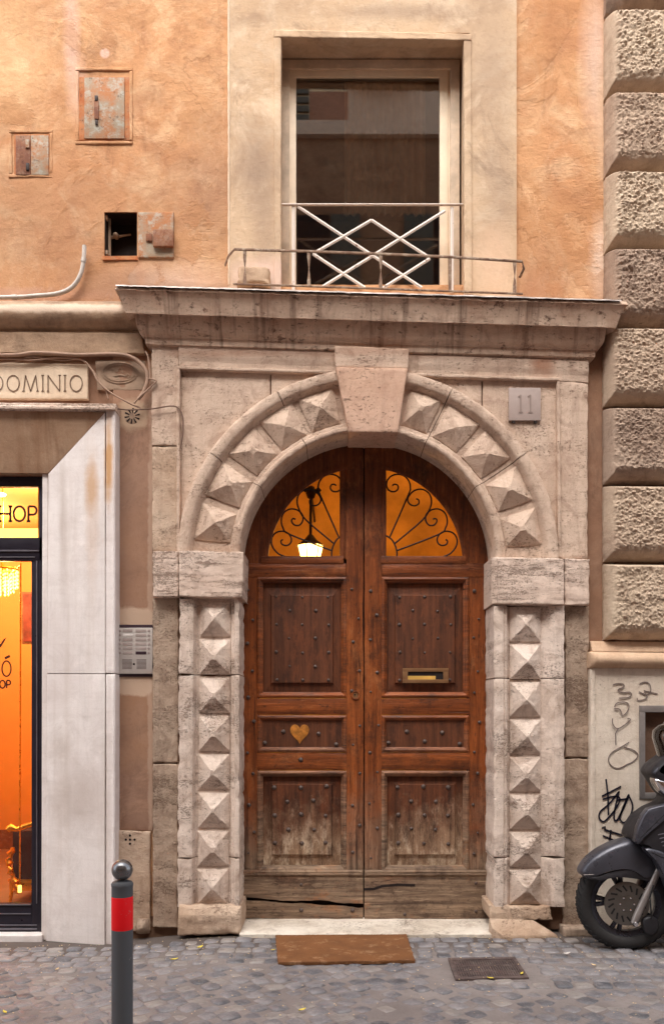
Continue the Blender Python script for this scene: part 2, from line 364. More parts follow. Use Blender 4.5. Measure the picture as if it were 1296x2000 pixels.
M['bollard'] = chipped('scuffed_bollard_paint', sr(82, 84, 88), sr(126, 120, 116), .66, 18)
M['bollard_ball'] = plain('bollard_ball_metal', sr(120, 120, 122), .28, .8, sc=5)
M['red_band'] = chipped('red_reflective_band', sr(238, 16, 26), sr(170, 120, 120), .63, 20)
M['mat'] = None
t = NT('coir_doormat'); g = t.noise(160, 4, .8)
c = t.mix(g, sr(92, 58, 36), sr(158, 110, 74)); c = t.mix(t.rmp(t.noise(5, 7, .7), [(.42, 0), (.62, .75)]), c, sr(112, 76, 52)); c = t.mix(t.rmp(t.noise(9, 7, .75, vec=t.map(loc=(2, 5, 1))), [(.54, 0), (.68, .6)]), c, sr(186, 150, 116))
t.bump(g, 1, .006); M['mat'] = t.done(c, .95, spec=.05)
t = NT('wet_grout_dirt')
c = t.mix(t.rmp(t.noise(2, 6, .6), [(.35, 0), (.65, 1)]), sr(116, 107, 104), sr(140, 131, 127))
c = t.mix(t.rmp(t.noise(40, 5, .7), [(.5, 0), (.7, .6)]), c, sr(110, 96, 92))
c = t.mix(t.rmp(t.vor(70), [(.0, .35), (.12, 0)]), c, sr(206, 196, 186))
wd = t.math('ADD', t.mr(t.sep()[1], -.75, -.15), t.math('MULTIPLY_ADD', t.noise(5, 6, .7), .8, -.4)); c = t.mix(t.mr(wd, .2, .8, 0, .8), c, sr(78, 68, 62))
far = t.rmp(t.vor(7.6, 'DISTANCE_TO_EDGE'), [(.02, 0), (.1, 1)])
t.bump(t.noise(70, 5, .7), .5, .006); M['grout'] = t.done(c, .75, spec=.25)
t = NT('far_cobbled_street')
vc = t.vor(7.6, 'F1', out=1); e = t.rmp(t.vor(7.6, 'DISTANCE_TO_EDGE'), [(.02, 0), (.12, 1)])
c = t.mix(t.math('MULTIPLY', t.sep(vc)[0], .6), sr(126, 120, 122), sr(158, 148, 146)); c = t.mix(e, sr(120, 106, 100), c)
t.bump(e, .6, .01); M['street_far'] = t.done(c, .6)
def cobble_mat(name, a, b, seed):
    t = NT(name)
    c = t.mix(t.rmp(t.noise(7.5, 1, .5, vec=t.map(loc=(seed, 0, 0))), [(.35, 0), (.65, 1)]), a, b)
    c = t.mix(t.rmp(t.noise(60, 5, .7), [(.5, 0), (.72, .5)]), c, sr(176, 166, 160))
    c = t.mix(t.rmp(t.noise(24, 6, .7), [(.56, 0), (.7, .6)]), c, sr(92, 84, 84))
    t.bump(t.noise(50, 6, .7), .6, .006); t.bump(t.noise(180, 3, .7), .3, .002)
    return t.done(c, t.mr(t.noise(9, 4, .6), .35, .7, .28, .6), spec=.5)
M['cob'] = [cobble_mat('basalt_cobble_grey', sr(104, 102, 106), sr(134, 129, 130), 1), cobble_mat('basalt_cobble_dark', sr(82, 83, 88), sr(110, 108, 112), 7), cobble_mat('basalt_cobble_warm', sr(128, 121, 118), sr(148, 140, 135), 13)]
M['leaf'] = plain('yellow_leaf', sr(228, 206, 84), .6)
M['leaf_pale'] = plain('pale_leaf', sr(226, 196, 150), .6)
M['paint_black'] = plain('black_spray_paint', sr(30, 26, 40), .5)
M['paint_grey'] = plain('faded_marker', sr(118, 102, 96), .7)
M['sc_body'] = plain('matt_grey_scooter_paint', sr(74, 74, 82), .3, .35, .5, var=.14, sc=5)
M['dusty'] = None
M['sc_dark'] = plain('black_scooter_plastic', sr(36, 34, 38), .5, var=.08)
M['sc_seam'] = plain('panel_gap', sr(20, 20, 22), .7)
M['tyre'] = plain('tyre_rubber', sr(40, 38, 38), .7, bump=.2, sc=30)
M['rim'] = plain('dark_alloy_rim', sr(62, 62, 70), .3, .7)
M['chrome'] = plain('chrome', sr(225, 225, 228), .12, 1.0)
M['fork'] = plain('grey_fork_metal', sr(150, 142, 138), .4, .5)
M['disc'] = plain('brake_disc_steel', sr(110, 104, 98), .35, .8)
M['gold'] = plain('gilt', sr(240, 180, 70), .3, .9)
M['velvet'] = plain('dark_upholstery', sr(70, 46, 42), .9)
M['opp_cream'] = plain('opposite_cream', sr(214, 196, 164), .9, sc=2)
M['opp_orange'] = plain('opposite_orange', sr(168, 126, 104), .9, sc=2)
M['opp_grey'] = plain('opposite_grey', sr(206, 186, 166), .9, sc=2)
M['shutter'] = plain('green_shutter', sr(84, 88, 80), .7)
M['room_dark'] = plain('dim_room_wall', sr(190, 160, 136), .9)
M['room_ochre'] = plain('ochre_hall_wall', sr(214, 168, 84), .9, var=.35, sc=1.6)
M['shop_wall'] = plain('orange_shop_wall', sr(228, 162, 84), .8, sc=2, var=.05)
M['shop_floor'] = plain('brown_shop_floor', sr(140, 104, 74), .5, sc=3)
M['picture'] = plain('dark_red_print', sr(128, 52, 48), .6, var=.5, sc=7)
M['lead'] = plain('lead_flashing', sr(150, 138, 132), .45, .4, var=.4, sc=12, bump=.4)
M['curtain'] = plain('gauze_curtain', sr(226, 206, 186), .95)
M['shoptext'] = plain('dark_brown_lettering', sr(58, 26, 16), .5)
def glass(name, tint=(1, 1, 1), k=1.0):
    t = NT(name); t.t.nodes.remove(t.b)
    tr = t.n('ShaderNodeBsdfTransparent'); tr.inputs[0].default_value = (*tint, 1)
    gl = t.n('ShaderNodeBsdfGlossy'); gl.inputs['Roughness'].default_value = .01
    fr = t.n('ShaderNodeFresnel'); fr.inputs[0].default_value = 1.5
    mx = t.n('ShaderNodeMixShader'); t.l(t.math('MULTIPLY', fr.outputs[0], k), mx.inputs[0]); t.l(tr.outputs[0], mx.inputs[1]); t.l(gl.outputs[0], mx.inputs[2])
    t.l(mx.outputs[0], t.out.inputs['Surface']); return t.m
M['glass'] = glass('window_glass', (.85, .85, .85), 3.2)
M['glass_clear'] = glass('shop_glass', (.97, .95, .92), .5)
M['glass_amber'] = glass('fanlight_glass', (.95, .8, .55), .5)
M['screen'] = glass('smoky_windscreen', (.72, .72, .72), 2.2)
def emit(name, c, s):
    t = NT(name); return t.done(c, .5, Emission_Color=c, Emission_Strength=s)
M['lamp_glow'] = emit('lit_lantern_glass', (1, .78, .36), 5)
M['crystal'] = emit('lit_crystals', (1, .62, .16), 1.6)
M['strip_light'] = emit('warm_strip_glow', (1, .66, .12), 1.1)
M['down_light'] = emit('ceiling_spot', (1, .85, .55), 6)

# ------------------------------------------------------------ object helpers
def thing(name, label, cat, loc=(0, 0, 0), group=None, kind=None):
    o = bpy.data.objects.new(name, None); COL.objects.link(o); o.location = loc; o.empty_display_size = .1
    if label: o['label'] = label
    if cat: o['category'] = cat
    if group: o['group'] = group
    if kind: o['kind'] = kind
    return o
def tag(o, label=None, cat=None, group=None, kind=None):
    for k, v in (('label', label), ('category', cat), ('group', group), ('kind', kind)):
        if v: o[k] = v
    return o
def root_off(parent):
    v = Vector((0, 0, 0)); q = parent
    while q is not None: v += q.location; q = q.parent
    return v
def obj(name, verts, faces, mat, parent=None, smooth=None, origin=None):
    off = root_off(parent)
    if origin is None: org = Vector((0, 0, 0)) if parent else Vector((0, 0, 0))
    else: org = Vector(origin) - off
    me = bpy.data.meshes.new(name)
    me.from_pydata([tuple(Vector(v)-off-org) for v in verts], [], faces)
    me.materials.append(mat); me.validate(); 
    if smooth is not None:
        me.shade_smooth()
        if smooth < 180: me.set_sharp_from_angle(angle=R(smooth))
    me.update()
    o = bpy.data.objects.new(name, me); COL.objects.link(o); o.parent = parent; o.location = org
    return o

class MB:
    def __init__(s): s.v = []; s.f = []
    def add(s, v, f):
        k = len(s.v); s.v += [Vector(q) for q in v]; s.f += [tuple(i+k for i in q) for q in f]; return s
    def box(s, a, b):
        x0, y0, z0 = map(min, a, b); x1, y1, z1 = map(max, a, b)
        return s.add([(x0,y0,z0),(x1,y0,z0),(x1,y1,z0),(x0,y1,z0),(x0,y0,z1),(x1,y0,z1),(x1,y1,z1),(x0,y1,z1)],
              [(0,3,2,1),(4,5,6,7),(0,1,5,4),(1,2,6,5),(2,3,7,6),(3,0,4,7)])
    def pbox(s, x0, y0, x1, y1, p, back):     # photo-pixel rectangle at depth p, thick back to `back`
        a = P(x0, y0, p); b = P(x1, y1, p); return s.box((a.x, -p, a.z), (b.x, -back, b.z))
    def tube(s, pts, r, n=8, cap=True, flat=None):
        pts = [Vector(p) for p in pts]; rings = []
        up = Vector((0, 0, 1))
        for i, p in enumerate(pts):
            d = (pts[min(i+1, len(pts)-1)] - pts[max(i-1, 0)]).normalized()
            a = d.cross(Vector((0, 1, 0)))
            if a.length < .1: a = d.cross(Vector((1, 0, 0)))
            a.normalize(); b = d.cross(a).normalized()
            rr = r[i] if isinstance(r, (list, tuple)) else r
            ra, rb = (rr, rr) if flat is None else (rr, flat)
            rings.append([p + a*ra*math.cos(2*math.pi*k/n) + b*rb*math.sin(2*math.pi*k/n) for k in range(n)])
        v = [q for ring in rings for q in ring]; f = []
        for i in range(len(rings)-1):
            for k in range(n): f.append((i*n+k, i*n+(k+1) % n, (i+1)*n+(k+1) % n, (i+1)*n+k))
        if cap: f.append(tuple(range(n-1, -1, -1))); f.append(tuple(range((len(rings)-1)*n, len(rings)*n)))
        return s.add(v, f)
    def lathe(s, prof, c, axis='z', n=24, a0=0, a1=360):
        c = Vector(c); v = []; f = []; full = abs(a1-a0) >= 360; m = n if full else n+1
        for i in range(m):
            a = R(a0 + (a1-a0)*i/n)
            for r, h in prof:
                if axis == 'z': v.append(c + Vector((r*math.cos(a), r*math.sin(a), h)))
                elif axis == 'y': v.append(c + Vector((r*math.cos(a), h, r*math.sin(a))))
                else: v.append(c + Vector((h, r*math.cos(a), r*math.sin(a))))
        k = len(prof)
        for i in range(n):
            j = (i+1) % m
            for q in range(k-1): f.append((i*k+q, j*k+q, j*k+q+1, i*k+q+1))
        return s.add(v, f)
    def ribbon(s, pts, w, p, th=.0015, closed=False):   # flat stroke in photo pixels at depth p
        n = len(pts); L = []; Rr = []
        for i, (x, y) in enumerate(pts):
            a = pts[i-1] if (i > 0 or closed) else pts[i]; b = pts[(i+1) % n] if (i < n-1 or closed) else pts[i]
            dx, dy = b[0]-a[0], b[1]-a[1]; l = math.hypot(dx, dy) or 1; nx, ny = -dy/l*w/2, dx/l*w/2
            L.append((x+nx, y+ny)); Rr.append((x-nx, y-ny))
        v = [P(*q, p+th) for q in L] + [P(*q, p+th) for q in Rr] + [P(*q, p-.002) for q in L] + [P(*q, p-.002) for q in Rr]
        f = []
        for i in range(n if closed else n-1):
            j = (i+1) % n
            f += [(i, j, n+j, n+i), (2*n+i, i, j, 2*n+j)[::1], (n+i, 3*n+i, 3*n+j, n+j)]
        return s.add(v, f)
    def prism(s, pts, p, back):            # photo-pixel outline, front at p
        n = len(pts); v = [P(x, y, p) for x, y in pts]; v += [Vector((q.x, -back, q.z)) for q in v]
        return s.add(v, [tuple(range(n)), tuple(range(2*n-1, n-1, -1))] + [(i, n+i, n+(i+1) % n, (i+1) % n) for i in range(n)])
    def build(s, name, mat, parent=None, smooth=None, bevel=0, origin=None):
        o = obj(name, s.v, s.f, mat, parent, None, origin)
        bm = bmesh.new(); bm.from_mesh(o.data)
        bmesh.ops.recalc_face_normals(bm, faces=bm.faces)
        if bevel:
            bmesh.ops.bevel(bm, geom=[e for e in bm.edges if len(e.link_faces) == 2 and e.calc_face_angle(0) > .5], offset=bevel, segments=2, profile=.6, affect='EDGES', clamp_overlap=True)
        bm.to_mesh(o.data); bm.free()
        if smooth is not None or bevel:
            o.data.shade_smooth(); o.data.set_sharp_from_angle(angle=R(smooth or 40))
        return o

def fr(x, y, z, f, o=4):
    return mn.fractal(Vector((x*f, y*f, z*f)), 1.0, 2.0, o)

def hf(name, c, nx, nz, pf, back, mat, parent=None, pref=.08, rough=.0, rfreq=14, jit=0.0, rnd=.008, us=None, vs=None, smooth=35, skirt=(1, 1, 1, 1), backs=None):
    """worked stone: a relief p = pf(u, v, x, z) over a 4-corner patch (photo px TL,TR,BR,BL), edges rounded and chipped, sides going back"""
    TL, TR, BR, BL = [P(x, y, pref) for x, y in c]
    W = ((TR-TL).length + (BR-BL).length)/2; H = ((TL-BL).length + (TR-BR).length)/2
    def grid(n, L, extra):
        g = set(round(i/n, 5) for i in range(n+1))
        if rnd: 
            for k in (.12, .45, 1.0): 
                if rnd*k < L*.4: g.add(round(rnd*k/L, 5)); g.add(round(1-rnd*k/L, 5))
        if extra: g |= set(round(e, 5) for e in extra)
        return sorted(g)
    U = grid(nx, W, us); V = grid(nz, H, vs); vv = []; A, B = len(U), len(V)
    for v in V:
        for u in U:
            q = (TL*(1-u) + TR*u)*(1-v) + (BL*(1-u) + BR*u)*v
            p = pf(u, v, q.x, q.z)
            if rough: p += rough*fr(q.x, 3.1, q.z, rfreq)
            du = min(u if skirt[0] else 9, (1-u) if skirt[1] else 9)*W; dv = min(v if skirt[2] else 9, (1-v) if skirt[3] else 9)*H
            for d in (du, dv):
                if rnd and d < rnd: p -= rnd - math.sqrt(max(0, rnd*rnd - (rnd-d)**2))
            if jit:
                e = max(0, 1-min(du, dv)/(jit*3))
                if e > 0:
                    k = jit*e*max(0, fr(q.x+9, 1.7, q.z, 17)*1.2+.1)
                    if du < dv: q.x += k*(1 if u < .5 else -1)
                    else: q.z -= k*(1 if v < .5 else -1)
                    p -= k*.6
            vv.append(Vector((q.x, -p, q.z)))
    f = [(j*A+i, (j+1)*A+i, (j+1)*A+i+1, j*A+i+1) for j in range(B-1) for i in range(A-1)]
    def side(idx, flip):
        n0 = len(vv)
        for i in idx: vv.append(Vector((vv[i].x, -back, vv[i].z)))
        for k in range(len(idx)-1):
            q = (idx[k], idx[k+1], n0+k+1, n0+k); f.append(q if flip else q[::-1])
    if skirt[2]: side([i for i in range(A)], False)
    if skirt[3]: side([(B-1)*A+i for i in range(A)], True)
    if skirt[0]: side([j*A for j in range(B)], True)
    if skirt[1]: side([j*A+A-1 for j in range(B)], False)
    return obj(name, vv, f, mat, parent, smooth)
def flat(p): return lambda u, v, x, z: p
def pw(*ks):       # piecewise profile across u
    def g(u, v, x, z):
        for (a, pa), (b, pb) in zip(ks, ks[1:]):
            if u <= b: return pa + (pb-pa)*(u-a)/max(1e-6, b-a)
        return ks[-1][1]
    return g
def rect(x0, y0, x1, y1, dy=0): return [(x0, y0), (x1, y0+dy), (x1, y1+dy), (x0, y1)]

def gridwall(name, x0, x1, z0, z1, p, back, holes, mat, parent, step=.06, und=.0, axis='y'):
    """wall sheet with real openings; holes: (x0, x1, z0, z1, back)"""
    def lines(a, b, hs):
        L = [a, b] + [h for h in hs if a < h < b]; L = sorted(set(L)); out = []
        for s, e in zip(L, L[1:]):
            n = max(1, round((e-s)/step)); out += [s+(e-s)*i/n for i in range(n)]
        return out + [L[-1]]
    xs = lines(x0, x1, [h[0] for h in holes]+[h[1] for h in holes]); zs = lines(z0, z1, [h[2] for h in holes]+[h[3] for h in holes])
    def inh(x, z):
        for h in holes:
            if h[0] < x < h[1] and h[2] < z < h[3]: return h
    v = []; f = []; ids = {}
    def vid(i, j):
        if (i, j) not in ids:
            ids[i, j] = len(v); x, z = xs[i], zs[j]
            v.append((x, -(p + (und*fr(x, 2, z, 2.2, 3) if und else 0)), z))
        return ids[i, j]
    nx, nz = len(xs)-1, len(zs)-1
    H = [[inh((xs[i]+xs[i+1])/2, (zs[j]+zs[j+1])/2) for j in range(nz)] for i in range(nx)]
    for i in range(nx):
        for j in range(nz):
            if H[i][j]: continue
            f.append((vid(i, j), vid(i+1, j), vid(i+1, j+1), vid(i, j+1)))
            for di, dj, a, b in ((-1, 0, (i, j+1), (i, j)), (1, 0, (i+1, j), (i+1, j+1)), (0, -1, (i, j), (i+1, j)), (0, 1, (i+1, j+1), (i, j+1))):
                ii, jj = i+di, j+dj
                if 0 <= ii < nx and 0 <= jj < nz:
                    if not H[ii][jj]: continue
                    bk = H[ii][jj][4]
                else: bk = back
                n0 = len(v); v.append((xs[a[0]], -bk, zs[a[1]])); v.append((xs[b[0]], -bk, zs[b[1]]))
                f.append((vid(*a), n0, n0+1, vid(*b)))
    return obj(name, v, f, mat, parent, 50)

def diamond(c, p0, h, mat, parent, apex=(0, 0), K=7, m=7, wear=.0055):
    h *= random.uniform(.9, 1.06); tip = random.uniform(.86, .97)
    """a pyramid stone: c = 4 photo-px corners TL,TR,BR,BL"""
    cs = [P(x, y, p0) for x, y in c]; ctr = sum(cs, Vector())/4 + Vector((apex[0], 0, apex[1]))
    vv = []; f = []; n = 4*m
    prof = [(0, -.012), (0, .010)] + [(k/K, .010 + (h-.010)*k/K) for k in range(1, K)]
    for (s, hh) in prof:
        for e in range(4):
            for i in range(m):
                q = cs[e].lerp(cs[(e+1) % 4], i/m); q = q.lerp(ctr, s)
                nz_ = fr(q.x, hh*4, q.z, 26, 3)*wear
                vv.append(Vector((q.x+nz_*.6, -(p0+hh+nz_), q.z+nz_*.4)))
    vv.append(Vector((ctr.x, -(p0+h*tip), ctr.z)))
    for r in range(len(prof)-1):
        for i in range(n): f.append((r*n+i, (r+1)*n+i, (r+1)*n+(i+1) % n, r*n+(i+1) % n))
    r = len(prof)-1
    for i in range(n): f.append((r*n+i, len(vv)-1, r*n+(i+1) % n))
    return obj('diamond_stone', vv, f, mat, parent, 14)

def rings(name, x0, y0, x1, y1, prof, mat, parent, cap=True, wob=0, dy=0):
    """rectangular moulding in steps: prof = (inset px, p)"""
    v = []; f = []
    for (ins, p) in prof:
        for (x, y) in ((x0+ins, y0+ins), (x1-ins, y0+ins+dy), (x1-ins, y1-ins+dy), (x0+ins, y1-ins)):
            q = P(x, y, p0_door); v.append((q.x, -p, q.z))
    for k in range(len(prof)-1):
        for i in range(4): j = (i+1) % 4; f.append((k*4+i, (k+1)*4+i, (k+1)*4+j, k*4+j))
    if cap: k = (len(prof)-1)*4; f.append((k+3, k+2, k+1, k))
    o = obj(name, v, f, mat, parent)
    bm = bmesh.new(); bm.from_mesh(o.data); bmesh.ops.recalc_face_normals(bm, faces=bm.faces); 
    # faces must look at the street (-y)
    if sum(fc.normal.y*fc.calc_area() for fc in bm.faces) > 0: bmesh.ops.reverse_faces(bm, faces=bm.faces)
    bmesh.ops.bevel(bm, geom=[e for e in bm.edges if len(e.link_faces) == 2 and e.calc_face_angle(0) > .4], offset=.002, segments=1, affect='EDGES', clamp_overlap=True)
    bm.to_mesh(o.data); bm.free(); return o
p0_door = -.235

def text(s, size_m, loc, mat, parent, name, th=.001, off=0, sx=1.0, align='LEFT', font=None):
    cu = bpy.data.curves.new('t', 'FONT'); cu.body = s; cu.size = size_m; cu.extrude = th; cu.offset = off; cu.align_x = align
    to = bpy.data.objects.new('t', cu); me = bpy.data.meshes.new_from_object(to)
    vs = [Vector((v.co.x*sx, -v.co.z, v.co.y)) + Vector(loc) for v in me.vertices]; fs = [tuple(p.vertices) for p in me.polygons]
    bpy.data.objects.remove(to); bpy.data.curves.remove(cu); bpy.data.meshes.remove(me)
    return obj(name, vs, fs, mat, parent)
# ============================================================ SETTING: ground
def gz(x, y=0):      # the street falls a little to the left
    t = min(1, max(0, (-x-.6)/1.1)); t = t*t*(3-2*t)
    return -.012 - .062*t
def ground_mesh(name, x0, x1, y0, y1, nx, ny, mat, dz=0, parent=None):
    v = []; f = []
    for j in range(ny+1):
        for i in range(nx+1):
            x = x0+(x1-x0)*i/nx; y = y0+(y1-y0)*j/ny
            v.append((x, y, gz(x)+dz+.004*fr(x, y, 0, 3, 3)))
    for j in range(ny):
        for i in range(nx): a = j*(nx+1)+i; f.append((a, a+1, a+nx+2, a+nx+1))
    return obj(name, v, f, mat, parent, 180)
g = ground_mesh('ground', -60, 60, -60, 60, 60, 30, M['street_far'], -.03); tag(g, kind='structure')
street = ground_mesh('cobbled_street', -4.2, 4.2, -3.2, .3, 80, 36, M['grout'], .0)
tag(street, kind='structure')
# cobbles: rows parallel to the wall near it, then set on the diagonal
def cobble_shape(seed, w=.106, l=.104, h=.010, sq=.86):
    rn = random.Random(seed); n = 12; v = []; f = []
    rad = []
    for k in range(n):
        a = 2*math.pi*(k+.5)/n; c_, s_ = math.cos(a), math.sin(a)
        q = min(1/max(abs(c_), abs(s_))**sq, 1.24)
        rad.append((c_*q*(1+rn.uniform(-.06, .05)), s_*q*(1+rn.uniform(-.06, .05))))
    tx, ty = rn.uniform(-.002, .002), rn.uniform(-.002, .002)
    for s, z in ((1.0, -.02), (.985, h*.2), (.88, h*.8), (.58, h*1.1)):
        for (a, b) in rad: v.append((a*w/2*s, b*l/2*s, z+tx*a+ty*b))
    v.append((0, 0, h*1.22))
    for r in range(3):
        for k in range(n): f.append((r*n+k, r*n+(k+1) % n, (r+1)*n+(k+1) % n, (r+1)*n+k))
    for k in range(n): f.append((3*n+k, 3*n+(k+1) % n, 4*n))
    return v, f
COB = [cobble_shape(i, h=.007+.003*(i % 3), sq=(.9 if i < 7 else .68)) for i in range(14)]
cmesh = []
for i, (v, f) in enumerate(COB):
    me = bpy.data.meshes.new('cobblestone'); me.from_pydata(v, [], f); me.materials.append(M['cob'][(0, 0, 1, 0, 2)[i % 5]]); me.shade_smooth(); cmesh.append(me)
spots = []; rn = random.Random(8)
drain_c = P(950, 1897, .8)
def ground_px(px, py):
    d = 1.62*F/(py-1383); return ((px-648)/F*d, -(DIST-d))
DX, DY = ground_px(950, 1896); MX, MY = ground_px(670, 1860)
pitch = .117; row = 0; y = -.25
while y > -2.55:
    near = y > -.72 - (.0)
    x = -2.75 + (pitch/2 if row % 2 else 0)
    while x < 2.9:
        sx = rn.uniform(.9, 1.15)
        if near: px_, py_ = x, y
        else: px_, py_ = x, y + .05*math.sin(x*2.6+1)+.03*math.sin(x*5)
        if px_ > .9: near = y > -1.25
        if not (abs(px_-DX) < .33 and abs(py_-DY) < .2):
            spots.append((px_+rn.uniform(-.008, .008), py_+rn.uniform(-.008, .008), rn.uniform(-.12, .12) + (0 if near else R(38)), sx, rn.uniform(-.006, .001) - (0 if near else rn.choice((0, .001, .004, .008)))))
        x += pitch*rn.uniform(.96, 1.08)
    row += 1; y -= pitch*(1 if near else .93)
def inview(s):
    d = DIST+s[1]; px = 648+s[0]/d*F; py = 1383+1.6*F/d
    return -20 < px < 1316 and py < 2015
vis = sorted([s for s in spots if inview(s)], key=lambda s: s[1])
near300 = vis[:296]; keep = set(id(s) for s in near300)
for s in near300:
    o = bpy.data.objects.new('cobblestone', cmesh[rn.randrange(7) + (0 if abs(s[2]) < .2 else 7)]); COL.objects.link(o); o.parent = street
    o.location = (s[0], s[1], gz(s[0])+s[4]); o.rotation_euler = (0, 0, s[2]); o.scale = (s[3], 1, 1)
rest = [MB(), MB(), MB()]
for s in spots:
    if id(s) in keep: continue
    i = rn.randrange(14); v, f = COB[i]; c, sn = math.cos(s[2]), math.sin(s[2])
    rest[(0, 0, 1, 0, 2)[i % 5]].add([(s[0]+a*s[3]*c-b*sn, s[1]+a*s[3]*sn+b*c, gz(s[0])+s[4]+z) for a, b, z in v], f)
for k, r_ in enumerate(rest):
    o = obj('cobblestone_field', r_.v, r_.f, M['cob'][k], street, 180); tag(o, kind='stuff')

# ============================================================ orange building
bld = thing('stucco_building', 'old orange stucco building with cream window surround around the arched stone doorway', 'building', (0, 0, 0))
WZ = (X(540, 0), X(916, 0), Z(556, 0), Z(66, 0))
holes = [(WZ[0], WZ[1], WZ[2], WZ[3], -.2),
         (X(204), X(268), Z(500), Z(414), -.16),
         (X(330), X(1110), -.6, Z(760), -.01),
         (-5.2, X(215), -.6, Z(800), -.05)]
gridwall('wall', -7.5, X(1192), -.5, Z(-260), 0, -.25, holes, M['stucco_orange'], bld, .05, .007)
gridwall('upper_wall', -7.5, X(1192), Z(-260), 12.5, 0, -.25, [], M['stucco_orange'], bld, .5, 0)
# brown painted strip between shop and doorway, and between doorway and quoins
hf('painted_plaster', [(222, 690), (300, 692), (300, 1622), (222, 1620)], 8, 60, lambda u, v, x, z: .018+.004*fr(x, 2, z, 5, 3), -.02, M['stucco_strip'], bld, pref=0, rnd=.003)
hf('painted_plaster', [(1140, 600), (1200, 600), (1200, 1815), (1140, 1815)], 5, 60, lambda u, v, x, z: .018+.004*fr(x, 2, z, 5, 3), -.02, M['stucco_brown'], bld, pref=0, rnd=.003)
MB().pbox(226, 1790, 350, 1850, .012, -.1).build('plaster_foot', M['mortar_dark'], bld)
hf('painted_plaster', [(-400, 684), (226, 690), (226, 795), (-400, 780)], 20, 8, lambda u, v, x, z: .004+.004*fr(x, 2, z, 5, 3), -.02, M['stucco_brown'], bld, pref=0, rnd=.003)
hb = hf('base_stone', [(226, 1622), (294, 1624), (294, 1818), (226, 1822)], 12, 24, flat(.035), -.02, M['trav_jamb_rough'], bld, pref=.03, rough=.004, jit=.008)
mb = MB()
for (x, y) in ((254, 1632), (246, 1640), (254, 1640), (263, 1640), (254, 1648)):
    c = P(x, y, .037); mb.lathe([(0, 0), (.0085, 0), (.0085, .004)], c, 'y', 12)
mb.build('vent_hole', M['void'], hb)
# fallen lump at the foot of the strip
hf('kerb_lump', [(264, 1795), (292, 1796), (292, 1826), (260, 1826)], 8, 8, lambda u, v, x, z: .09*math.sin(math.pi*min(1, max(0, u)))**.5*math.sin(math.pi*(.15+.8*v))**.5, -.0, M['trav_side'], bld, pref=.06, rough=.004, rnd=0)
# plaster lips round the two closed hatches
def lip(x0, y0, x1, y1, name='plaster_rim'):
    for (a, b, c, d) in ((x0, y0, x1, y0+7), (x0, y1-7, x1, y1), (x0, y0+7, x0+7, y1-7), (x1-7, y0+7, x1, y1-7)):
        hf(name, rect(a, b, c, d), 8, 8, flat(.010), -.01, M['stucco_orange'], bld, pref=0, rough=.005, rfreq=20, jit=.006, rnd=.006)
lip(148, 133, 260, 283); lip(18, 254, 104, 348)
# shade inside the open niche, put in as dark sheets on sides and top
mb = MB().box((X(204)-.004, .012, Z(500)), (X(204)+.004, .16, Z(414))); mb.box((X(268)-.004, .012, Z(500)), (X(268)+.004, .16, Z(414))); mb.box((X(204), .012, Z(414)-.004), (X(268), .16, Z(414)+.004))
mb.build('niche_shade_sheets', M['iron'], bld)
# window surround
sur = MB()
EX = (X(445, .035), X(1008, .035))
gridwall('window_surround', EX[0], EX[1], Z(585, .035), Z(-250, .035), .035, -.002, [(X(541, .035), X(916, .035), Z(590, .035)-1, Z(64, .035), .0)], M['stucco_cream'], bld, .04, .003)
for c, nm in (([(534, 62), (549, 62), (549, 576), (536, 576)], 'l'), ([(905, 68), (920, 68), (922, 576), (906, 576)], 'r')):
    hf('surround_bead', c, 4, 60, flat(.048), -.02, M['stucco_cream'], bld, pref=.045, rough=.003, rfreq=22, jit=.003, rnd=.008)
hf('surround_edge', [(444, -100), (449, -100), (449, 556), (445, 556)], 2, 90, flat(.04), -.0, M['plaque'], bld, pref=.035, rough=.002, rnd=.003, jit=.003)
hf('surround_bead', [(534, 58), (920, 66), (920, 80), (534, 74)], 50, 4, flat(.052), -.02, M['stucco_cream'], bld, pref=.045, rough=.004, rfreq=22, jit=.003, rnd=.008)
# plastered reveal
mb = MB()
gx0, gx1, gz1 = X(546, 0), X(908, 0), Z(78, 0)
gridwall('window_reveal', gx0-.08, gx1+.08, WZ[2]-.05, gz1+.06, .03, -.0, [(gx0, gx1, WZ[2]-.06, gz1, -.2)], M['stucco_cream'], bld, .05, 0)

# window: outer frame, casement, pane
win = thing('window', None, None); win.parent = bld; win['label'] = 'cream framed window with one tall dark pane'
def wframe(x0, y0, x1, y1, w, pf_, pb, name, mat, parent, bottom=True, tilt=0):
    for k, (a, b, c, d) in enumerate(((x0, y0, x1, y0+w), (x0, y0+w, x0+w, y1), (x1-w, y0+w, x1, y1))):
        MB().pbox(a, b, c, d, pf_, pb).build(name, mat, parent, bevel=.003)
    if bottom: MB().pbox(x0+w, y1-w, x1-w, y1, pf_, pb).build(name, mat, parent, bevel=.003)
wframe(547, 116, 897, 580, 18, -.165, -.22, 'frame', M['frame_old'], win, False)
wframe(562, 134, 874, 590, 16, -.178, -.23, 'casement_frame', M['frame_cream'], win, True)
MB().pbox(872, 134, 892, 590, -.19, -.22).build('frame', M['frame_cream'], win, bevel=.003)
MB().pbox(577, 149, 859, 576, -.196, -.202).build('pane', M['glass'], win)
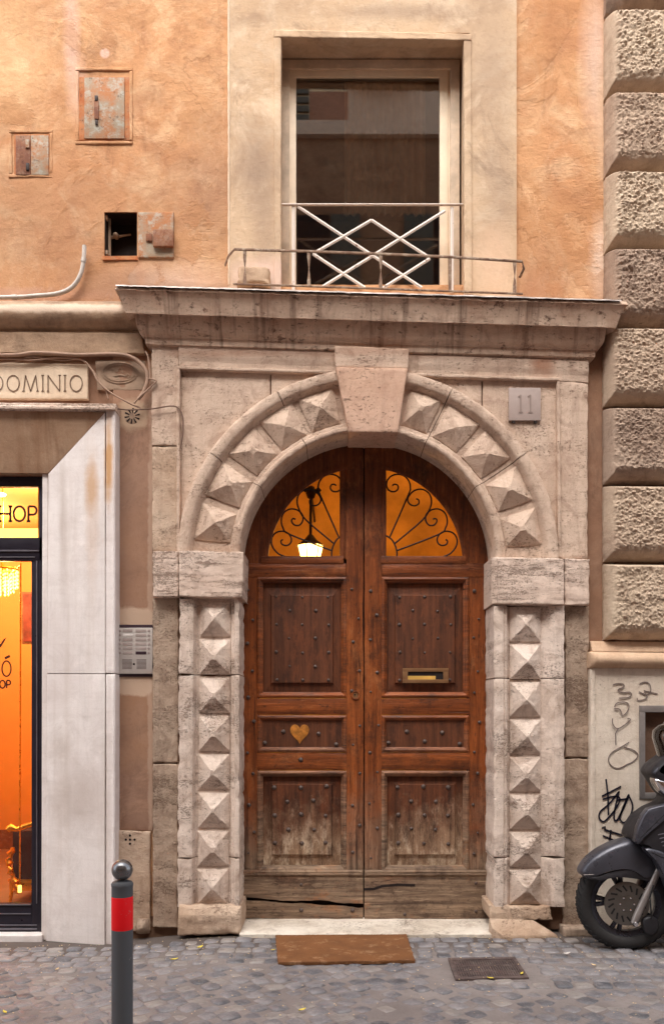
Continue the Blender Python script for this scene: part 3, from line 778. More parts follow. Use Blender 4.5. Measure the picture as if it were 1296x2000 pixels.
# the dim room behind it with a gauze curtain
rm = MB()
rx0, rx1, rz0, rz1 = X(470), X(1000), Z(640), Z(20)
for a, b in (((rx0, 2.6, rz0), (rx1, 2.65, rz1)), ((rx0-.05, .23, rz0), (rx0, 2.65, rz1)), ((rx1, .23, rz0), (rx1+.05, 2.65, rz1)), ((rx0, .23, rz1), (rx1, 2.65, rz1+.05)), ((rx0, .23, rz0-.05), (rx1, 2.65, rz0))): rm.box(a, b)
o = rm.build('upstairs_room', M['room_dark']); tag(o, kind='structure')
v = []; f = []; n = 60
c0, c1 = P(672, 150, -.5), P(830, 420, -.5)
for i in range(n+1):
    x = c0.x+(c1.x-c0.x)*i/n; y = .5+.022*math.sin(i*1.1)+.012*math.sin(i*.37)
    v += [(x, y, c0.z), (x, y, c1.z)]
for i in range(n): f.append((2*i, 2*i+1, 2*i+3, 2*i+2))
cu = obj('curtain', v, f, M['curtain'], None, 60); tag(cu, 'pale gauze curtain hanging behind the upstairs window pane', 'curtain')

# ============================================================ string course over the shop
for k, (x0, x1) in enumerate(((-420, 262),)):
    def prof(u, v, x, z):
        if v < .52: return .05+.075*math.sin(math.pi*min(1, v/.52*.92+.08))**.7
        if v < .60: return .035
        return .062 - .02*(v-.6)
    hf('string_course', [(x0, 584), (x1, 588), (x1+20, 688), (x0, 684)], 70, 40, prof, -.01, M['course'], bld, pref=.08, rough=.006, rfreq=8, rnd=.006, vs=[.52, .525, .6, .605], jit=.004)

# ============================================================ stone portal
por = thing('stone_portal', 'travertine arched doorway surround with diamond-cut stones and a projecting cornice', 'doorway', (X(711), 0, 0))
CX, CY = 718, 1092; PR = .08; C0 = P(CX, CY, PR); KR = (DIST-PR)/F
def arch_ring(name, a0, a1, prof, mat, n=64, back_in=-.26, back_out=0.0, rough=.003):
    v = []; f = []; k = len(prof)
    for i in range(n+1):
        a = R(a0+(a1-a0)*i/n); ca, sa = math.cos(a), math.sin(a)
        x, z = C0.x+prof[0][0]*KR*ca, C0.z+prof[0][0]*KR*sa; v.append((x, -back_in, z))
        for j, (r, p) in enumerate(prof):
            x, z = C0.x+r*KR*ca, C0.z+r*KR*sa
            w = fr(x, 5, z, 12)*rough; rr = r*KR + (fr(x, 7, z, 18)*rough*1.2)
            v.append((C0.x+rr*ca, -(p+w), C0.z+rr*sa))
        x, z = C0.x+prof[-1][0]*KR*ca, C0.z+prof[-1][0]*KR*sa; v.append((x, -back_out, z))
    m = k+2
    for i in range(n):
        for j in range(m-1): f.append((i*m+j, i*m+j+1, (i+1)*m+j+1, (i+1)*m+j))
    return obj(name, v, f, mat, por, 40)
ARCH = [(250, .078), (252, .088), (256, .092), (260, .088), (262, .074), (268, .07), (271, .05), (290, .046), (320, .046), (341, .05), (345, .066), (347, .084), (350, .098), (353, .104), (366, .106), (370, .10), (372, .085)]
# archivolt in voussoir lengths with fine joints
for (a0, a1) in ((.2, 33.6), (33.9, 63.5), (63.8, 81.5), (98.6, 118.4), (118.7, 146), (146.3, 179.8)):
    arch_ring('archivolt', a0, a1, ARCH, M['trav_frame'], max(10, int((a1-a0)*.8)))
def pol(a, r): a = R(a); return (CX + r*math.cos(a), CY - r*math.sin(a))
for a in (11, 26, 41.5, 56.3, 70.6, 107.6, 122.2, 137, 152.3, 167.3):
    w = 6.2 if a != 70.6 else 5.6
    diamond([pol(a+w, 341), pol(a-w, 341), pol(a-w*.97, 270), pol(a+w*.97, 270)], .046, .076, M['trav_frame'], por, apex=(random.uniform(-.008, .008), random.uniform(-.008, .008)))
# mortar core behind the stones so that no joint shows light
arch_ring('joint_mortar', 0, 180, [(252, .02), (256, .035), (362, .035)], M['mortar_dark'], 64, rough=0)
for (xa_, xb_, ya_, yb_) in ((300, 466, 1076, 1815), (968, 1147, 1090, 1815), (300, 356, 666, 1080), (1084, 1146, 696, 1092), (352, 1090, 672, 720)):
    MB().pbox(xa_, ya_, xb_, yb_, .03, -.2).build('joint_mortar', M['mortar_dark'], por)
# spandrels
def spandrel(name, x0, x1, y0, y1, p, back, mat, nx=30, nz=14, r=360):
    v = []; f = []
    for i in range(nx+1):
        x = x0+(x1-x0)*i/nx; d = x-CX
        yb = CY - math.sqrt(max(0, r*r-d*d)) if abs(d) < r else CY
        yt = y0+(y1-y0)*i/nx; yb = max(yb, yt+1)
        for j in range(nz+1):
            q = P(x, yt+(yb-yt)*j/nz, p); pp = p+.003*fr(q.x, 1, q.z, 9); 
            if i in (0, nx) or j == 0: pp -= .006
            v.append((q.x, -pp, q.z))
    A = nz+1
    for i in range(nx):
        for j in range(nz): f.append((i*A+j, i*A+j+1, (i+1)*A+j+1, (i+1)*A+j))
    b = len(v)
    for i in (0, nx):
        for j in range(A): q = v[i*A+j]; v.append((q[0], -back, q[2]))
    for j in range(nz): f.append((j, b+j, b+j+1, j+1)); f.append((nx*A+j, nx*A+j+1, b+A+j+1, b+A+j))
    b = len(v)
    for i in range(nx+1): q = v[i*A]; v.append((q[0], -back, q[2]))
    for i in range(nx): f.append((i*A, (i+1)*A, b+i+1, b+i))
    return obj(name, v, f, mat, por, 40)
for (x0, x1) in ((352, 527), (529.5, 662), (792, 939.5), (942, 1092)):
    yt = lambda x: 720+(x-350)*.027
    spandrel('spandrel_block', x0, x1, yt(x0), yt(x1), .052, .0, M['trav_frame'])
spandrel('joint_mortar', 350, 1094, 722, 742, .03, .0, M['mortar_dark'], 60, 6)
# flat outer frame and its raised inner lip
hf('frame_block', [(296, 664), (349, 666), (349, 870), (296, 870)], 8, 30, flat(.07), 0, M['trav_frame'], por, pref=.07, rough=.003, jit=.004, rnd=.006)
hf('frame_block', [(296, 871.5), (349, 871.5), (349, 1078), (297, 1078)], 8, 30, flat(.068), 0, M['trav_jamb_rough'], por, pref=.07, rough=.004, jit=.008, rnd=.008)
hf('frame_block', [(1090, 744), (1148, 748), (1147, 1092), (1090, 1092)], 8, 40, flat(.07), 0, M['trav_frame'], por, pref=.07, rough=.003, jit=.007, rnd=.008)
hf('frame_block', [(349.5, 664), (1148, 694), (1148, 747), (349.5, 719)], 60, 8, lambda u, v, x, z: .07 + (.012 if .2 < v < .75 else 0), 0, M['trav_frame'], por, pref=.07, rough=.003, rnd=.005, us=None, vs=[.19, .2, .75, .76])
for c in ([(345, 720), (352, 720), (352, 1076), (345, 1076)], [(1086, 744), (1093, 744), (1095, 1090), (1088, 1090)]):
    hf('lip_moulding', c, 3, 50, flat(.088), .0, M['trav_frame'], por, pref=.08, rough=.005, rfreq=20, jit=.005, rnd=.008)
hf('lip_moulding', [(345, 715), (660, 724), (660, 731), (345, 722)], 40, 3, flat(.088), .0, M['trav_frame'], por, pref=.08, rough=.004, rfreq=20, jit=.004, rnd=.007)
hf('lip_moulding', [(790, 728), (1093, 738), (1093, 745), (790, 735)], 40, 3, flat(.088), .0, M['trav_frame'], por, pref=.08, rough=.004, rfreq=20, jit=.004, rnd=.007)
# keystone
def keyp(u, v, x, z): return .13 + .02*(1-v) 
hf('keystone', [(655, 716), (796, 719), (777, 843), (681, 842)], 16, 16, keyp, -.24, M['trav_key'], por, pref=.15, rough=.003, jit=.003, rnd=.008)
hf('keystone_head', [(653, 672), (799, 678), (797, 717.5), (655, 714.5)], 14, 8, flat(.128), 0, M['trav_frame'], por, pref=.15, rough=.003, jit=.003, rnd=.006)
# cornice: profile (photo y at the left end, p)
PROF = [(562, .0), (562, .262), (567, .272), (568, .262), (590, .232), (611, .212), (613, .21), (614.5, .158), (618, .156), (630, .152), (640, .146), (648, .134), (653, .12), (656, .112), (658, .112), (659, .1), (672, .096), (690, .0)]
v = []; f = []; NXC = 150; sl = .030
xl, xr = X(296, .06), X(1148, .06)
def cz(py, p, x): 
    zz = EYE+(1383-py)/F*(DIST-p); return zz - sl*(x - X(300, p))
rows = []
for (py, p) in PROF:
    o_ = max(0, p-.06)*.98; row_ = []
    n_back = 8
    for i in range(n_back): row_.append((xl-o_, p*i/n_back))
    for i in range(NXC+1): row_.append((xl-o_+(xr-xl+2*o_)*i/NXC, p))
    for i in range(n_back-1, -1, -1): row_.append((xr+o_, p*i/n_back))
    r2 = []
    for (x, pp) in row_:
        w = .0035*fr(x, py*.11, pp*5, 11) + .0015*fr(x, py*.5, 3, 45)
        chip = 0
        if 560 < py < 570: chip = .008*max(0, fr(x*1.0, 4, 2, 9))
        r2.append((x + (w if pp < p else 0), -(pp + (w if p > .01 else 0) - chip), cz(py, p, x) + w*.6 - chip*.6))
    rows.append(r2)
n = len(rows[0]); v = [q for r_ in rows for q in r_]
for j in range(len(rows)-1):
    for i in range(n-1): f.append((j*n+i, (j+1)*n+i, (j+1)*n+i+1, j*n+i+1))
obj('cornice', v, f, M['trav_cornice'], por, 40)
# lead flashing lying on the cornice, curled at its edge
v = []; f = []; n = 200
for i in range(n+1):
    x = xl-.2+(xr-xl+.36)*i/n; zt = cz(562, .262, x)
    e = .006*fr(x, 1, 1, 14); lift = .007*max(0, fr(x, 8, 1, 5))
    for (p, dz) in ((.0, .03), (.2, .016), (.262+e, .010+lift), (.281+e*.7, .004+lift), (.283+e, -.004+lift*.3-.006*abs(fr(x, 2, 2, 20)))): v.append((x, -p, zt+dz))
for i in range(n):
    for j in range(4): a = i*5+j; f.append((a, a+1, a+6, a+5))
obj('lead_flashing', v, f, M['lead'], por, 50)
# imposts
hf('impost_block', [(297, 1075), (348.5, 1076), (348.5, 1166), (298, 1166)], 10, 24, flat(.118), -.0, M['trav_impost'], por, pref=.12, rough=.005, rfreq=24, jit=.007, rnd=.008)
hf('impost_block', [(349.5, 1075), (476, 1078), (474, 1168), (349.5, 1166)], 24, 24, flat(.135), -.25, M['trav_impost'], por, pref=.13, rough=.005, rfreq=24, jit=.006, rnd=.008)
hf('impost_block', [(970, 1088), (1101, 1090), (1101, 1182), (971, 1180)], 24, 24, flat(.135), -.0, M['trav_impost'], por, pref=.13, rough=.005, rfreq=24, jit=.006, rnd=.01)
hf('impost_block', [(1102, 1090), (1151, 1092), (1150, 1182), (1102, 1182)], 10, 24, flat(.12), -.0, M['trav_impost'], por, pref=.12, rough=.005, rfreq=24, jit=.008, rnd=.008)
hf('impost_return', [(960, 1088), (972, 1088), (974, 1180), (960, 1180)], 4, 24, pw((0, .07), (1, .125)), -.25, M['trav_impost'], por, pref=.1, rough=.003, rfreq=24, jit=.002, rnd=.012)
# jamb piers below the imposts
def pier(x0, x1, ys, prof, us, mats, lean=0):
    for (ya, yb), mt in zip(zip(ys, ys[1:]), mats):
        k0 = lean*(ya-1170)/640; k1 = lean*(yb-1170)/640
        hf('jamb_block', [(x0+k0, ya+.8), (x1, ya+.8), (x1, yb-.8), (x0+k1, yb-.8)], 6, max(12, int((yb-ya)/7)), prof, -.26, mt, por, pref=.09, rough=.0045, rfreq=14, jit=.011, rnd=.004, us=us)
LP = [(0, .1), (.2, .1), (.235, .094), (.27, .05), (.30, .045), (.84, .045), (.86, .066), (.905, .07), (.915, .086), (.93, .098), (1, .1)]
pier(350, 468, [1167, 1318, 1676, 1772], pw(*LP), [a for a, _ in LP], [M['trav_jamb']]*4, lean=-4)
RP = [(0, .09), (.03, .1), (.135, .1), (.15, .086), (.165, .09), (.19, .088), (.2, .045), (.67, .045), (.72, .055), (.84, .094), (.86, .1), (1, .1)]
pier(963, 1101, [1181, 1325, 1675, 1772], pw(*RP), [a for a, _ in RP], [M['trav_jamb']]*4)
# rougher worn outer edge strips
hf('frame_block', [(298, 1167), (349, 1167), (349, 1490), (298, 1490)], 8, 60, flat(.052), 0, M['trav_side'], por, pref=.05, rough=.004, rfreq=18, jit=.008, rnd=.008)
hf('frame_block', [(298, 1491.5), (349, 1491.5), (347, 1812), (298, 1812)], 8, 60, flat(.052), 0, M['trav_side'], por, pref=.05, rough=.005, rfreq=18, jit=.010, rnd=.008)
hf('frame_block', [(1102, 1183), (1149, 1184), (1150, 1480), (1102, 1480)], 8, 60, flat(.056), 0, M['trav_side'], por, pref=.05, rough=.005, rfreq=18, jit=.010, rnd=.008)
hf('frame_block', [(1098, 1481.5), (1150, 1481.5), (1151, 1815), (1098, 1815)], 8, 60, flat(.056), 0, M['trav_side'], por, pref=.05, rough=.005, rfreq=18, jit=.010, rnd=.008)
for i in range(8):
    ya = 1175+i*74.6; yb = ya+68; k = -5*i/7
    diamond([(391+k, ya), (451+k, ya), (451+k, yb), (391+k, yb)], .045, .078, M['trav_jamb'], por, apex=(random.uniform(-.004, .004), random.uniform(-.006, .003)))
for i in range(8):
    ya = 1186+i*73.2; yb = ya+67
    diamond([(994, ya), (1054, ya), (1054, yb), (994, yb)], .045, .078, M['trav_jamb'], por, apex=(random.uniform(-.004, .004), random.uniform(-.006, .003)))
# bases
def basep(u, v, x, z): return .115 + (.035*min(1, v/.3))
hf('base_block', [(348, 1768), (470, 1770), (472, 1824), (347, 1828)], 30, 16, basep, -.26, M['trav_jamb_rough'], por, pref=.13, rough=.008, rfreq=11, jit=.012, rnd=.02)
hf('base_block', [(956, 1770), (1078, 1772), (1082, 1800), (958, 1800)], 30, 14, lambda u, v, x, z: .1+.02*v-.05*max(0, u-.65), -.26, M['trav_jamb_rough'], por, pref=.13, rough=.008, rfreq=11, jit=.014, rnd=.015)
# the broken slab that has slumped forward on the right
v = [P(953, 1792, .12), P(1040, 1795, .12), P(1090, 1826, .16), P(985, 1829, .26), P(960, 1812, .2)]
mb = MB(); top = v; bot = [Vector((q.x, q.y, -.06)) for q in v]; mb.add(top+bot, [(0, 1, 2, 3, 4)]+[(i, 5+i, 5+(i+1) % 5, (i+1) % 5) for i in range(5)])
mb.build('broken_base_slab', M['trav_jamb_rough'], por, bevel=.014)
# threshold
ts = thing('threshold', None, None); bpy.data.objects.remove(ts)
v = []; f = []; nx_, ny_ = 60, 10
xa, xb = X(470, .1), X(974, .1)
for j in range(ny_+1):
    for i in range(nx_+1):
        x = xa+(xb-xa)*i/nx_; p = -.36 + (.185+.36)*j/ny_; z = .020+.004*fr(x, p, 0, 5)
        if j == ny_: p += .006*fr(x, 1, 0, 12); z -= .008
        if j == 0 or j == ny_: pass
        v.append((x, -p, z))
A = nx_+1
for j in range(ny_):
    for i in range(nx_): f.append((j*A+i, (j+1)*A+i, (j+1)*A+i+1, j*A+i+1))
b = len(v)
for i in range(A): q = v[ny_*A+i]; v.append((q[0], q[1]-.003, -.08))
for i in range(nx_): f.append((ny_*A+i, b+i, b+i+1, ny_*A+i+1))
for e, fl in ((0, 0), (nx_, 1)):
    b = len(v)
    for j in range(ny_+1): q = v[j*A+e]; v.append((q[0], q[1], -.08))
    for j in range(ny_): f.append((j*A+e, (j+1)*A+e, b+j+1, b+j))
obj('threshold_slab', v, f, M['marble_sill'], por, 40)
for c in por.children: pass

# ============================================================ double door
DP = -.225      # face of the leaves
ACX, ACY, AR = 713, 1103, 240
def arcpts(r, a0, a1, n=24): return [(ACX+r*math.cos(R(a0+(a1-a0)*i/n)), ACY-r*math.sin(R(a0+(a1-a0)*i/n))) for i in range(n+1)]
nail_me = None
def stud(px, py, p, parent, s=1.0):
    global nail_me
    if nail_me is None:
        m_ = MB().lathe([(0, -.008), (.0045, -.0075), (.0085, -.004), (.0105, .0), (.0105, .004)], (0, 0, 0), 'y', 10)
        nail_me = bpy.data.meshes.new('stud'); nail_me.from_pydata([tuple(q) for q in m_.v], [], m_.f); nail_me.materials.append(M['stud']); nail_me.shade_smooth()
    o = bpy.data.objects.new('stud', nail_me); COL.objects.link(o); q = P(px, py, p); o.parent = parent
    o.location = Vector((q.x, -p, q.z)) - root_off(parent); o.scale = (s*1.35,)*3; return o
def board(name, x0, y0, x1, y1, p, mat, parent, jit=.002, horiz=False, rough=.0015, thick=.05):
    return hf(name, rect(x0, y0, x1, y1), max(2, int((x1-x0)/12)), max(2, int((y1-y0)/12)), flat(p), p-thick, mat, parent, pref=p, rough=rough, rfreq=20, jit=jit, rnd=.003)
def leaf(side):
    L = side == 'left'
    nm = 'left' if L else 'right'
    d = thing('door_leaf', 'left leaf of the wooden arched door with a heart-shaped patch and lock hole' if L else 'right leaf of the wooden arched door with a brass letter slot', 'door', (X(470 if L else 950, DP), -DP, .03), 'two leaves of the arched wooden door')
    mx = 1 if L else -1
    # inner stile / outer stile / panel x limits
    if L: o0, o1, i0, i1 = 466, 503, 676, 709.3; p0, p1 = 503, 676
    else: i0, i1, o0, o1 = 711.2, 745, 914, 958; p0, p1 = 745, 914
    # arched top rail
    a0, a1 = (91, 180) if L else (0, 89)
    v = []; f = []; n = 40; pr = [(190, -.012), (190, 0), (193, .004), (199, .004), (202, -.002), (206, 0), (246, 0)]
    for i in range(n+1):
        a = R(a0+(a1-a0)*i/n)
        for (r, dp) in pr:
            q = P(ACX+r*math.cos(a), ACY-r*math.sin(a), DP); v.append((q.x, -(DP+dp+.0012*fr(q.x, 2, q.z, 20)), q.z))
    m = len(pr)
    for i in range(n):
        for j in range(m-1): f.append((i*m+j, i*m+j+1, (i+1)*m+j+1, (i+1)*m+j))
    o = obj('arched_rail', v, f, M['wood_v'], d, 40)
    board('meeting_stile', i0, 860, i1, 1704 if L else 1702, DP+.006, M['wood_v'], d, .0035, thick=.07)
    board('outer_stile', o0, 1100, o1, 1704, DP+.001, M['wood_v'], d, .0035, thick=.07)
    board('rail', p0-(37 if L else 0), 1100, p1+(0 if L else 44), 1127, DP+.004, M['wood_h'], d)
    board('rail', p0-2, 1364, p1+2, 1396, DP+.004, M['wood_h'], d, .004)
    board('rail', p0-2, 1470, p1+2, 1504, DP+.004, M['wood_h'], d, .005, rough=.003)
    # mouldings round the three panels, then the panels
    bol = [(0, DP-.01), (0, DP+.003), (2, DP+.011), (5, DP+.014), (7, DP+.008), (8, DP-.002), (11, DP-.012), (12, DP-.04)]
    x0, x1 = p0+1, p1-1
    for (y0, y1) in ((1127, 1363), (1397, 1469), (1505, 1702)):
        rings('panel_moulding', x0-2, y0, x1+2, y1, bol, M['wood_m'], d, cap=False)
    def fieldpanel(y0, y1, ix, iy0, iy1):
        rx0, rx1 = x0+ix, x1-ix
        v = []; f = []
        rr = [((x0+8, y0+8, x1-8, y1-8), DP-.034), ((rx0-3, iy0-3, rx1+3, iy1+3), DP-.026), ((rx0, iy0, rx1, iy1), DP-.024), ((rx0+2, iy0+2, rx1-2, iy1-2), DP-.008)]
        for (a, b, c, e), p in rr:
            for (x, y) in ((a, b), (c, b), (c, e), (a, e)): q = P(x, y, DP); v.append((q.x, -p, q.z))
        for k in range(3):
            for i in range(4): j = (i+1) % 4; f.append((k*4+i, (k+1)*4+i, (k+1)*4+j, k*4+j))
        f.append((15, 14, 13, 12)[::-1] if False else (12, 15, 14, 13))
        return obj('panel', v, f, M['wood_panel'], d)
    pa = fieldpanel(1127, 1363, 24, 1161, 1335)
    fx0, fx1 = (540, 641) if L else (780, 879)
    for r_ in range(7):
        y = 1166 + r_*27.0
        if r_ % 2 == 0: xs = [fx0, (fx0+fx1)/2, fx1]
        else: xs = [fx0+25, fx1-25]
        for x in xs:
            if not L and y > 1300 and 790 < x < 876: continue
            stud(x+random.uniform(-1, 1), y+random.uniform(-1, 1), DP-.008, pa, random.uniform(.6, 1.0))
    pb = MB().pbox(x0+8, 1405, x1-8, 1462, DP-.008, DP-.03).build('panel', M['wood_panel'], d)
    pc = fieldpanel(1505, 1702, 26 if L else 24, 1531, 1671)
    for r_ in range(5):
        y = 1537 + r_*27.5
        xs = [fx0-4, (fx0+fx1)/2-2, fx1-4] if r_ % 2 == 0 else [fx0+22, fx1-28]
        for x in xs: stud(x+random.uniform(-1.5, 1.5), y+random.uniform(-1.5, 1.5), DP-.008, pc, random.uniform(.95, 1.3))
    if L:
        for (x, y) in ((517, 1451), (553, 1429), (622, 1433), (656, 1454)): stud(x, y, DP-.008, pb, 1.2)
        h = []
        for k in range(40):
            t_ = 2*math.pi*k/40; hx = 16*math.sin(t_)**3; hy = 13*math.cos(t_)-5*math.cos(2*t_)-2*math.cos(3*t_)-math.cos(4*t_)
            h.append((585+hx*1.15, 1431-hy*1.35))
        MB().prism(h, DP-.004, DP-.009).build('heart_patch', M['heart'], d, bevel=.002)
        c = P(694, 1358, DP+.007)
        MB().lathe([(.02, 0), (.022, -.006), (.03, -.008), (.034, -.002), (.034, .004)], c, 'y', 18).build('lock_collar', M['wood_v'], d, smooth=50)
        MB().lathe([(0, -.002), (.02, -.002)], c, 'y', 18).build('lock_core', M['brass_old'], d)
        MB().lathe([(0, -.0035), (.006, -.0035)], c+Vector((-.004, 0, .004)), 'y', 10).build('keyhole', M['void'], d)
    else:
        for (x, y) in ((758, 1451), (794, 1429), (863, 1431), (829, 1448), (897, 1453)): stud(x, y, DP-.008, pb, 1.2)
        ls = MB()
        for (a, b, c_, e) in ((786, 1305, 875, 1312), (786, 1327, 875, 1334), (786, 1312, 796, 1327), (865, 1312, 875, 1327)): ls.pbox(a, b, c_, e, DP+.010, DP-.004)
        fo = ls.build('letter_slot', M['brass_old'], d, bevel=.0015)
        MB().pbox(796, 1312, 865, 1327, DP+.0015, DP-.002).build('slot_opening', M['void'], fo)
        MB().pbox(796, 1320, 850, 1327, DP+.004, DP-.001).build('slot_flap', M['room_ochre'], fo)
    # studs on stiles
    r2 = random.Random(3 if L else 5)
    for y in range(1150, 1700, 52):
        for xx in ((i0+i1)/2+(9 if (y//52) % 2 else -5), (o0+o1)/2+(4 if L else -8)+(6 if (y//52) % 2 else -4)):
            stud(xx+r2.uniform(-2, 2), y+r2.uniform(-9, 9), DP+.006, d, r2.uniform(.6, 1.1))
    if L: stud(587, 1484, DP+.004, d, 1.3)
    # bottom boards, split along the grain
    def plank(tl, tr, br, bl, sd):
        n = 26; v = []; f = []
        rn_ = random.Random(sd)
        for i in range(n+1):
            u = i/n
            for (a, b, dp) in ((tl, tr, -.03), (tl, tr, 0), (None, None, 0), (bl, br, 0), (bl, br, -.03)):
                if a is None: x = tl[0]+(tr[0]-tl[0])*u; y = (tl[1]+(tr[1]-tl[1])*u + bl[1]+(br[1]-bl[1])*u)/2
                else: x = a[0]+(b[0]-a[0])*u; y = a[1]+(b[1]-a[1])*u + (3.2*fr(u*3, sd, (a[1]*.1), 1.6) if a[1] not in (1706, 1708) else 0)
                q = P(x, y, DP); v.append((q.x, -(DP+.008+dp+.0025*fr(q.x, sd, q.z, 16)), q.z))
        for i in range(n):
            for j in range(4): f.append((i*5+j, i*5+j+1, (i+1)*5+j+1, (i+1)*5+j))
        k = n*5; f.append((0, 1, 3, 4)); f.append((k+4, k+3, k+1, k))
        return obj('bottom_board', v, f, M['wood_h'], d, 40)
    if L:
        plank((466, 1706), (708.5, 1706), (708.5, 1763), (466, 1752), 2); plank((466, 1758), (708.5, 1772), (708.5, 1797), (466, 1792), 3)
        stud(588, 1778, DP+.008, d, 1.2); stud(688, 1778, DP+.008, d, 1.2); stud(588, 1728, DP+.008, d, .9)
    else:
        plank((711, 1706), (958, 1706), (958, 1796), (711, 1798), 4)
        MB().ribbon([(711, 1737), (730, 1736), (745, 1731), (775, 1728), (810, 1729)], 5, DP+.0095, .0005).build('split', M['void'], d)
        for (x, y) in ((929, 1780), (929, 1725), (790, 1786)): stud(x, y, DP+.008, d, .9)
    rings('base_moulding', 466 if L else 711, 1698, 708.5 if L else 958, 1710, [(0, DP), (0, DP+.012), (3, DP+.02), (6, DP+.018)], M['wood_m'], d)
    # fanlight: inner upright, sill moulding, pane
    if L: fi0, fi1, g0, g1 = 663, 678, 518, 665
    else: fi0, fi1, g0, g1 = 743, 754, 752, 903
    board('fanlight_bar', fi0, 905, fi1, 1092, DP-.002, M['wood_v'], d)
    MB().pbox(g0-8, 1086, g1+6, 1101, DP+.008, DP-.03).build('fanlight_sill', M['wood_h'], d, bevel=.004)
    aa = 76 if L else 0
    pts = arcpts(194, 104, 180, 20) if L else arcpts(194, 0, 78, 20)
    corner = (g1, 1090) if L else (g0, 1090)
    pts = [q for q in pts if (q[0] <= g1+4 if L else q[0] >= g0-4)] + [(q0, q1) for q0, q1 in [((corner[0]), 1090)]]
    pts = [(min(q[0], g1+3) if L else max(q[0], g0-3), min(q[1], 1092)) for q in pts]
    MB().prism(pts, DP-.03, DP-.034).build('fanlight_pane', M['glass_amber'], d)
    # iron scrollwork
    SC = [[(805, 520), (915, 270), (928, 225), (920, 185), (890, 152), (850, 143), (812, 155), (788, 185), (788, 222), (808, 245), (838, 246), (855, 228), (850, 208), (832, 203), (820, 212)],
          [(835, 560), (1000, 420), (1045, 350), (1055, 300), (1040, 258), (1000, 234), (955, 240), (922, 270), (912, 300), (928, 325), (955, 333), (978, 320), (978, 298), (962, 290)],
          [(850, 602), (1100, 505), (1140, 465), (1150, 420), (1135, 375), (1095, 352), (1050, 360), (1022, 390), (1022, 425), (1042, 450), (1072, 448), (1088, 425), (1080, 410), (1064, 414)],
          [(1120, 642), (1170, 620), (1205, 575), (1208, 530), (1185, 497), (1145, 486), (1108, 500), (1090, 530), (1095, 558), (1118, 572), (1145, 565), (1152, 545), (1140, 536)],
          [(780, 512), (815, 535), (838, 575), (847, 610), (847, 645)]]
    iron = MB()
    for ln in SC:
        # smooth with Catmull-Rom
        q = []
        for i in range(len(ln)-1):
            a, b, c_, e = ln[max(0, i-1)], ln[i], ln[i+1], ln[min(len(ln)-1, i+2)]
            for s_ in range(4):
                t_ = s_/4
                q.append(tuple(.5*((2*b[k]) + (-a[k]+c_[k])*t_ + (2*a[k]-5*b[k]+4*c_[k]-e[k])*t_*t_ + (-a[k]+3*b[k]-3*c_[k]+e[k])*t_**3) for k in (0, 1)))
        q.append(ln[-1])
        pts3 = [P(500+(x if not L else 1302-x)/3.086, 880+y/3.086, DP-.018) for x, y in q]
        iron = MB().tube(pts3, .0062, 6, flat=.005); iron.build('iron_scroll', M['iron'], d, smooth=60)
    return d
leaf('left'); leaf('right')
mb = MB().pbox(690, 862, 728, 1797, DP-.04, DP-.07); mb.pbox(466, 1690, 956, 1797, DP-.045, DP-.07); mb.pbox(655, 1086, 765, 1130, DP-.04, DP-.06)
mb.pbox(466, 1092, 506, 1797, DP-.04, DP-.07); mb.pbox(912, 1092, 958, 1797, DP-.04, DP-.07); mb.build('light_stop_board', M['void'], por)  # unseen boards added to stop hall light leaking through the door gaps

# ============================================================ entrance hall behind the door
hx0, hx1, hy0, hy1, hz1 = -1.2, 1.6, .36, 2.4, 4.4
mb = MB()
for a, b in (((hx0, hy1, -.1), (hx1, hy1+.05, hz1)), ((hx0-.05, hy0, -.1), (hx0, hy1, hz1)), ((hx1, hy0, -.1), (hx1+.05, hy1, hz1)), ((hx0, hy0, hz1), (hx1, hy1, hz1+.05)), ((hx0, hy0, -.1), (hx1, hy1, -.05))): mb.box(a, b)
# front wall of the hall, above and beside the opening
mb.box((hx0, .30, -.1), (X(440, -.3), .36, hz1)); mb.box((X(990, -.3), .30, -.1), (hx1, .36, hz1)); mb.box((X(440, -.3), .30, Z(850, -.3)), (X(990, -.3), .36, hz1))
o = mb.build('entrance_hall', M['room_ochre']); tag(o, kind='structure')
lan = thing('hanging_lantern', 'lit lantern hanging on a rod behind the left fanlight of the arched door', 'lantern', P(606, 1076, -.9))
def wq(px, py): return P(px, py, -.9)
c = wq(606, 1076)
s_ = (DIST+.9)/F
zt, zb = wq(606, 1066).z, wq(606, 1100).z
rt, rb_ = 25*s_, 17*s_
mb = MB()
for k in range(6):
    a = R(60*k+12); b_ = R(60*k+72)
    q = [Vector((c.x+rt*math.cos(a), c.y+rt*math.sin(a), zt)), Vector((c.x+rt*math.cos(b_), c.y+rt*math.sin(b_), zt)), Vector((c.x+rb_*math.cos(b_), c.y+rb_*math.sin(b_), zb)), Vector((c.x+rb_*math.cos(a), c.y+rb_*math.sin(a), zb))]
    mb.add(q, [(0, 1, 2, 3)])
mb.build('lantern_glass', M['lamp_glow'], lan)
mb = MB()
for k in range(6):
    a = R(60*k+12); mb.tube([(c.x+rt*math.cos(a), c.y+rt*math.sin(a), zt), (c.x+rb_*math.cos(a), c.y+rb_*math.sin(a), zb)], .004, 5)
mb.lathe([(rt+.012, 0), (rt*.5, .05), (.02, .09), (0, .1)], (c.x, c.y, zt), 'z', 12)
mb.lathe([(0, -.02), (rb_, 0), (rb_+.006, .012)], (c.x, c.y, zb), 'z', 12)
mb.build('lantern_cap', M['iron'], lan, smooth=30)
kt = wq(607, 962)
MB().tube([(c.x, c.y, zt+.06), kt], .012, 8).build('hanging_rod', M['iron'], lan)
